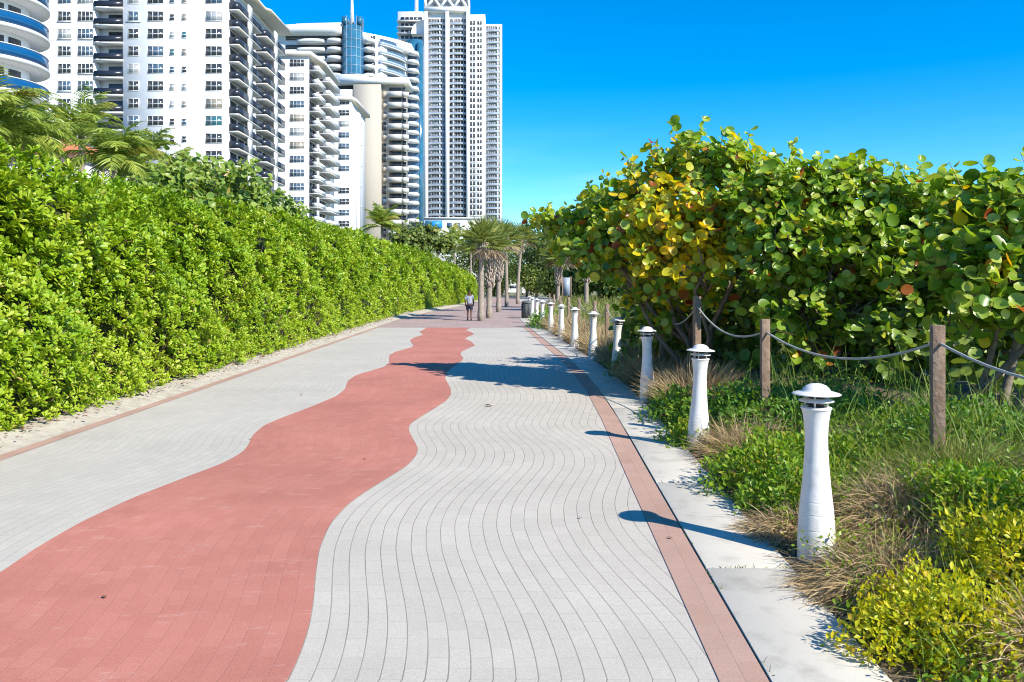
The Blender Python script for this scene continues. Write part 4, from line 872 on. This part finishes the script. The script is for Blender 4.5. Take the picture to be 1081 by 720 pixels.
arcs(g, p, rng.normal(0,.35,(n,3))+np.array([0,0,1.]), rng.uniform(.5,.95,n), rng.uniform(.008,.014,n), rng.uniform(1.0,2.4,n), rng.normal(.5,.16,n), 6)
tag(g.build('grass', M['grass']), 'green and yellowing grass growing between the shrubs on the dune', 'grass', kind='stuff')
g = G(); n = 15000; y = rng.uniform(3.2,22,n); x = CB(y)+.62+np.abs(rng.normal(0,1.9,n)); cl = np.sin(x*2.3+y*1.1)+np.sin(x*1.1-y*2.1+2); k = (cl > -.3) & (x-CB(y) > .62+.12*np.sin(y*5)); x,y = x[k],y[k]; n = len(x)
p = np.stack([x,y,HB(x,y)+rng.uniform(.01,.13,n)],1)
place(g, T_DIA, p, rdir(n)+np.array([0,0,.3]), np.tile([0,0,1.],(n,1))+rng.normal(0,.5,(n,3)), rng.uniform(.03,.075,n), rng.uniform(.02,.04,n), rng.normal(.5,.2,n))
n = 5000; y = rng.uniform(3.6,9,n); x = CB(y)+.70+np.abs(rng.normal(0,1.3,n)); p = np.stack([x,y,HB(x,y)+rng.uniform(.02,.24,n)],1)
place(g, T_DIA, p, rdir(n)+np.array([0,0,.5]), np.tile([0,0,1.],(n,1))+rng.normal(0,.5,(n,3)), rng.uniform(.025,.055,n), rng.uniform(.015,.028,n), rng.normal(.72,.14,n))
tag(g.build('ground_cover', M['shrub']), 'small green leaves creeping over the soil of the dune', 'ground cover', kind='stuff')
g = G(); n = 15000; y = 17+rng.uniform(0,1,n)**1.4*70; off_ = np.interp(y,[0,46,60,80,100],[0,0,1.2,4.2,6.8]); x = CB(y)+off_+.8+rng.uniform(0,1,n)**1.3*np.interp(y,[17,40,90],[5,16,24])
p = np.stack([x,y,HB(x-off_,y)],1); sz = np.interp(y,[17,80],[.55,1.0])
arcs(g, p, rng.normal(0,.45,(n,3))+np.array([0,0,1.]), sz*rng.uniform(.5,1.1,n), .018*np.interp(y,[17,80],[.8,3.2]), rng.uniform(.3,1.3,n), .45+.18*np.sin(x*.9+y*.4)+rng.normal(0,.2,n), 3)
tag(g.build('dune_grass', M['field']), 'pale green dune grass filling the field beyond the sea grapes', 'dune grass', kind='stuff')
# straw and leaf litter lying along the kerb and on the soil
g = G(); n = 3200; y = rng.uniform(3,16,n); x = CB(y)+.58+np.abs(rng.normal(0,.75,n)); p = np.stack([x,y,np.maximum(HB(x,y),.02)+rng.uniform(.003,.03,n)],1)
arcs(g, p, np.stack([rng.normal(size=n),rng.normal(size=n),rng.uniform(0,.15,n)],1), rng.uniform(.06,.22,n), .005, .1, rng.normal(.4,.25,n), 2)
tag(g.build('straw_litter', M['straw']), 'loose dry straw lying on the soil beside the kerb', 'straw litter', kind='stuff')
g = G(); n = 420; y = rng.uniform(3.2,30,n); p = np.stack([CB(y)+.018+rng.normal(0,.008,n), y, np.full(n,.0)],1); k = (np.sin(y*2.3)+np.sin(y*5.1)) > .2; p = p[k]; n = len(p)
arcs(g, p, rng.normal(0,.6,(n,3))+np.array([0,0,.8]), rng.uniform(.02,.07,n), .007, 1.0, rng.normal(.3,.2,n), 2)
n = 150; y0_ = -4.0+2.4*np.arange(40); yj = rng.choice(y0_[(y0_>3)&(y0_<16)], n); x = CB(yj)+rng.uniform(.05,.6,n); p = np.stack([x, yj-.01, np.full(n,.0)],1)
arcs(g, p, rng.normal(0,.6,(n,3))+np.array([0,0,.8]), rng.uniform(.015,.05,n), .007, 1.0, rng.normal(.35,.2,n), 2)
tag(g.build('joint_weeds', M['grass']), 'tiny weeds growing in the joints of the kerb slabs', 'weeds', kind='stuff')
# ------------------------------------------------------------------ bollards
def make_bollard():
    t = thing('bollard_light', '', 'bollard')
    g = G(); g.lathe([(.130,-.12),(.134,0),(.1325,.15),(.1290,.213),(.1288,.214),(.1268,.217),(.1268,.223),(.1282,.226),(.1280,.227),(.1222,.323),(.1220,.324),(.1200,.327),(.1200,.333),(.1212,.336),(.1210,.337),(.1130,.413),(.1128,.414),(.1105,.417),(.1105,.423),(.1112,.426),(.111,.427),(.100,.53),(.089,.66),(.0815,.79),(.0795,.88),(.084,.97),(.094,1.045),(.1025,1.083),(.1030,1.084),(.1078,1.087),(.1082,1.088),(.1085,1.097),(.1080,1.099),(.103,1.101),(.07,1.102)], 40)
    g.build('body', M['white_metal'], t, smooth=True)
    g = G(); g.lathe([(.056,1.095),(.056,1.205)], 24); g.build('lamp_lens', M['lens'], t, smooth=True)
    g = G(); g.lathe([(.055,1.158),(.119,1.142),(.123,1.144),(.121,1.150),(.085,1.164),(.055,1.166)], 40); g.build('louvre', M['white_metal'], t, smooth=True)
    for k in range(4):
        a = k*math.pi/2+.5; g = G(); g.tube([(.075*math.cos(a),.075*math.sin(a),1.105),(.075*math.cos(a),.075*math.sin(a),1.20)], .007, 6); g.build('louvre_post', M['white_metal'], t)
    g = G(); g.lathe([(.06,1.206),(.160,1.192),(.169,1.193),(.170,1.198),(.160,1.203),(.120,1.214),(.100,1.220),(.092,1.236),(.072,1.256),(.040,1.270),(.001,1.275)], 44); g.build('cap', M['white_metal'], t, smooth=True)
    t['group'] = 'white bollard lights along the right kerb'; return t
bol = make_bollard()
BY = [5.83, 9.67, 13.7, 17.5, 21.4, 25.2, 29.0, 32.8, 36.6, 40.6, 44.8, 49.2]
BXs = [2.30, 2.38, 2.50, 2.52, 2.44, 2.30, 2.17, 2.02, 1.86, 1.76, 1.70, 1.68]
LB_ = ['nearest and largest white bollard light, standing in dry straw', 'white bollard light beside the bright green shrub, second from the camera', 'white bollard light before the dark sea grape thicket, third from the camera', 'white bollard light in full shade with a vine at its foot, fourth from the camera',
       'white bollard light with dappled shade on its base, fifth from the camera', 'white bollard light dappled by leaf shadows near the tree shade edge, sixth from the camera', 'sunlit white bollard light beside rusty grass, seventh from the camera', 'sunlit white bollard light next to rusty grass, eighth from the camera',
       'small white bollard light before the bin shrub, ninth from the camera', 'far white bollard light just right of the bin, tenth from the camera', 'far white bollard light past the bin, eleventh from the camera', 'farthest white bollard light, past the bin']
for i, (x, y) in enumerate(zip(BXs, BY)):
    loc = (x, y, max(.0, float(HB(x,y))*.4)); rz = rng.uniform(0,6)
    if i == 0: bol.location = loc; bol.rotation_euler = (0,0,rz); bol['label'] = LB_[0]
    else: bb = dup(bol, loc, rz, 1.0, LB_[i]); bb.rotation_euler = (rng.normal(0,.012), rng.normal(0,.012), rz)
# ------------------------------------------------------------------ rope fence
PY_ = [4.0, 7.1, 10.0, 13.0, 16.3, 20.0, 23.5, 27.5, 32.0, 36.5, 41.0, 46.0, 52.0]
PX_ = [3.95, 3.88, 3.30, 3.18, 3.28, 3.04, 3.10, 3.20, 3.10, 3.05, 3.0, 3.0, 3.1]
PT_ = [1.62, 1.635, 1.56, 1.80, 1.55, 1.40, 1.42, 1.42, 1.45, 1.4, 1.4, 1.4, 1.4]
PLAB = ['timber rope post just outside the right edge of the photo', 'nearest square timber rope post, reddish brown with a sunlit right face', 'grey brown timber rope post, second from the right', 'tall timber rope post just left of the second bollard cap, against dark foliage', 'shaded timber rope post in the thicket gap',
        'dark shaded rope post at the left end of the thicket', 'pale rope post in the dune grass, right of three', 'pale rope post in the dune grass, middle of three', 'pale rope post in the dune grass, left of three', 'far pale rope post behind the eighth bollard', 'far pale rope post behind the ninth bollard', 'far pale rope post near the dune palm', 'farthest pale rope post by the dune palm']
tops = []
for i, (x, y, zt) in enumerate(zip(PX_, PY_, PT_)):
    zb = float(HB(x,y))-.12; w = .052
    g = G(); a = rng.uniform(-.25,.25); c, s = math.cos(a), math.sin(a); dx, dy = rng.normal(0,.012,2)
    g.prism([(x+w*(c*u-s*v), y+w*(s*u+c*v)) for u,v in ((-1,-1),(1,-1),(1,1),(-1,1))], zb, zt); 
    o = g.build('rope_post', M['timber'], bevel=.006); tag(o, PLAB[i], 'post', 'timber posts of the rope fence'); tops.append(np.array([x,y,zt-.15]))
pts = []
for a, b in zip(tops[:-1], tops[1:]):
    L_ = np.linalg.norm(b-a); sag = .065*L_+rng.uniform(-.02,.05)
    for k in np.linspace(0,1,14)[:-1]: q = a+(b-a)*k; q = q+np.array([-.056*0,0,-sag*4*k*(1-k)]); pts.append(q)
pts.append(tops[-1]); g = G(); g.tube(pts, .0125, 8)
n = len(pts); tag(g.build('rope', M['rope'], smooth=True), 'white rope hanging in sagging loops between the timber posts', 'rope')
# ------------------------------------------------------------------ bin, sign panel, far vans
bx, by = gx(556.8,46.7), 46.7
t = thing('litter_bin', 'dark grey round litter bin at the right kerb beyond the bollards', 'litter bin', (bx,by,0))
g = G(); g.lathe([(.30,.0),(.33,.03),(.33,.86),(.31,.88)], 28, (bx,by,0))
for k in range(28): a = k*2*math.pi/28; g.box(bx+.338*math.cos(a)-.018,bx+.338*math.cos(a)+.018,by+.338*math.sin(a)-.018,by+.338*math.sin(a)+.018,.06,.84)
g.build('body', M['bin'], t); g = G(); g.lathe([(.36,.885),(.365,.93),(.30,1.0),(.16,1.04),(.001,1.05)], 28, (bx,by,0)); g.build('lid', M['bin'], t, smooth=True)
d = 62.0; x0, x1 = gx(594.5,d), gx(602,d)
t = thing('sign_panel', 'grey blue sign panel on two posts in the dune grass beside a cabbage palm', 'sign', ((x0+x1)/2,d,.2))
g = G(); g.box(x0,x1,d,d+.06,gz(312,d),gz(293,d)); g.build('panel', M['panel_blue'], t)
for x in (x0-.05, x1+.05): g = G(); g.box(x-.045,x+.045,d-.02,d+.08,.1,gz(292,d)); g.build('post', M['timber'], t)
def van(label, x, y, rz):
    t = thing('parked_van', label, 'van', (x,y,0), 'white vans parked at the far end'); g = G()
    prof = [(-.95,.35),(-.95,1.0),(-.82,1.85),(-.7,1.95),(.7,1.95),(.82,1.85),(.95,1.0),(.95,.35)]
    n = len(prof); v = [(x+px_, y, z) for px_,z in prof]+[(x+px_, y+4.2, z) for px_,z in prof]
    g.add(v, [tuple(range(n))[::-1], tuple(range(n,2*n))]+[(i,(i+1)%n,n+(i+1)%n,n+i)[::-1] for i in range(n)][::1]); g.build('body', M['vehicle'], t, bevel=.05)
    g = G(); g.prism([(x-.68,y-.02),(x+.68,y-.02),(x+.68,y+.0),(x-.68,y+.0)], 1.15, 1.72); g.build('rear_window', M['glass_dark'], t)
    for sx_ in (-1,1):
        for yy in (.7,3.4):
            g = G(); g.tube([(x+sx_*.72,y+yy,.33),(x+sx_*.97,y+yy,.33)], .33, 16); g.build('wheel', M['tyre'], t)
        g = G(); g.box(x+sx_*.86-.06,x+sx_*.86+.06,y-.015,y,.8,1.05); g.build('tail_light', M['tile'], t)
van('small white van at the far end of the walkway, seen between two palm trunks', gx(541.5,165), 165, 0)
van('small white van at the far end, right of the last walkway palm', gx(556.5,155), 155, 0)
# ------------------------------------------------------------------ the walking person, seen from behind
def skin(name, verts, edges, rads, m, parent, sub=2):
    me = bpy.data.meshes.new(name); me.from_pydata([tuple(map(float,v)) for v in verts], edges, []); o = bpy.data.objects.new(name, me); COL.objects.link(o)
    me.skin_vertices.new(name='') if hasattr(me.skin_vertices,'new') and not me.skin_vertices else None
    md = o.modifiers.new('skin', 'SKIN'); md.use_smooth_shade = True
    if not me.skin_vertices:
        return o
    for i, r in enumerate(rads): me.skin_vertices[0].data[i].radius = (r, r) if np.isscalar(r) else r
    me.skin_vertices[0].data[0].use_root = True
    s = o.modifiers.new('sub', 'SUBSURF'); s.levels = sub; s.render_levels = sub
    me.materials.append(m); o.parent = parent; return o
px_, py_ = gx(495.6,43.5), 43.5
pt = thing('person', 'person in a grey blue shirt and navy shorts walking away beside the nearest palm', 'person', (px_,py_,0))
V = [(0,0,.92),(0,.01,1.08),(0,.02,1.25),(0,.02,1.38),(0,.02,1.46),(0,.0,1.54),(0,.01,1.62), # pelvis..head
     (-.09,0,.86),(-.10,.10,.48),(-.10,.04,.10),(-.10,.16,.03),
     (.09,0,.86),(.10,-.02,.48),(.10,-.20,.12),(.10,-.12,.03),
     (-.17,.02,1.36),(-.23,-.04,1.10),(-.22,.06,.88),(-.21,.09,.79),
     (.17,.02,1.36),(.23,.02,1.10),(.22,.12,.90),(.21,.16,.81)]
E = [(0,1),(1,2),(2,3),(3,4),(4,5),(5,6),(0,7),(7,8),(8,9),(9,10),(0,11),(11,12),(12,13),(13,14),(3,15),(15,16),(16,17),(17,18),(3,19),(19,20),(20,21),(21,22)]
Rr = [(.15,.10),(.13,.095),(.16,.10),(.13,.085),(.055,.055),(.085,.095),(.075,.085),.085,.06,.04,.04,.085,.06,.04,.04,.055,.042,.032,.03,.055,.042,.032,.03]
skin('body', V, E, Rr, M['skin'], pt)
Vs = [(0,0,.85),(0,.01,1.08),(0,.02,1.25),(0,.02,1.37),(0,.02,1.41),(-.17,.02,1.36),(-.225,-.03,1.14),(.17,.02,1.36),(.225,.02,1.14)]
skin('shirt', Vs, [(0,1),(1,2),(2,3),(3,4),(3,5),(5,6),(3,7),(7,8)], [(.172,.125),(.16,.118),(.18,.118),(.155,.105),.07,.072,.065,.072,.065], M['shirt'], pt)
skin('shorts', [(0,0,.95),(-.09,0,.84),(-.105,.07,.58),(.09,0,.84),(.105,-.01,.58)], [(0,1),(1,2),(0,3),(3,4)], [(.168,.122),.115,.10,.115,.10], M['shorts'], pt)
skin('hair', [(0,-.02,1.60),(0,-.01,1.655)], [(0,1)], [.088,.08], M['hair'], pt)
for s_, y0_, z0_ in ((-1,.04,.06),(1,-.19,.075)):
    skin('shoe', [(s_*.10,y0_-.03,z0_),(s_*.10,y0_+.14,z0_-.02)], [(0,1)], [.055,.045], M['shoe'], pt)
# ------------------------------------------------------------------ fallen leaves on the paving
for i, (px, py, sz, lab) in enumerate([(511,429,.15,'large dry brown leaf lying on the grey paving below the tree shade'),(110,631,.05,'dark dry leaf on the red paving at the lower left'),(264,504-40,.05,'tiny dry leaf on the red paving, far left of the wave'),(383,486,.045,'tiny dark leaf near the middle of the red paving'),(318,417,.09,'thin dry leaf on the left grey paving beside the hedge'),(704,569,.05,'tiny brown leaf on the pale red border near the bollard shadow'),(610,548,.04,'tiny dry crumb of leaf on the grey wave paving')]):
    y = dep(py) if False else F*H/(py-CY); x = gx(px,y); g = G(); n = 1
    place(g, T_PAD, np.array([[0,0,.0]]), np.array([[1.,.3,.12]]), np.array([[.1,.35,1.]]), sz, sz*.65, np.array([.5])); 
    o = bpy.data.objects.new('fallen_leaf', g.mesh('fallen_leaf', M['dead_leaf'])); COL.objects.link(o); o.location = (x,y,.018); o.rotation_euler = (0,0,rng.uniform(0,6)); tag(o, lab, 'leaf', 'fallen leaves on the paving')
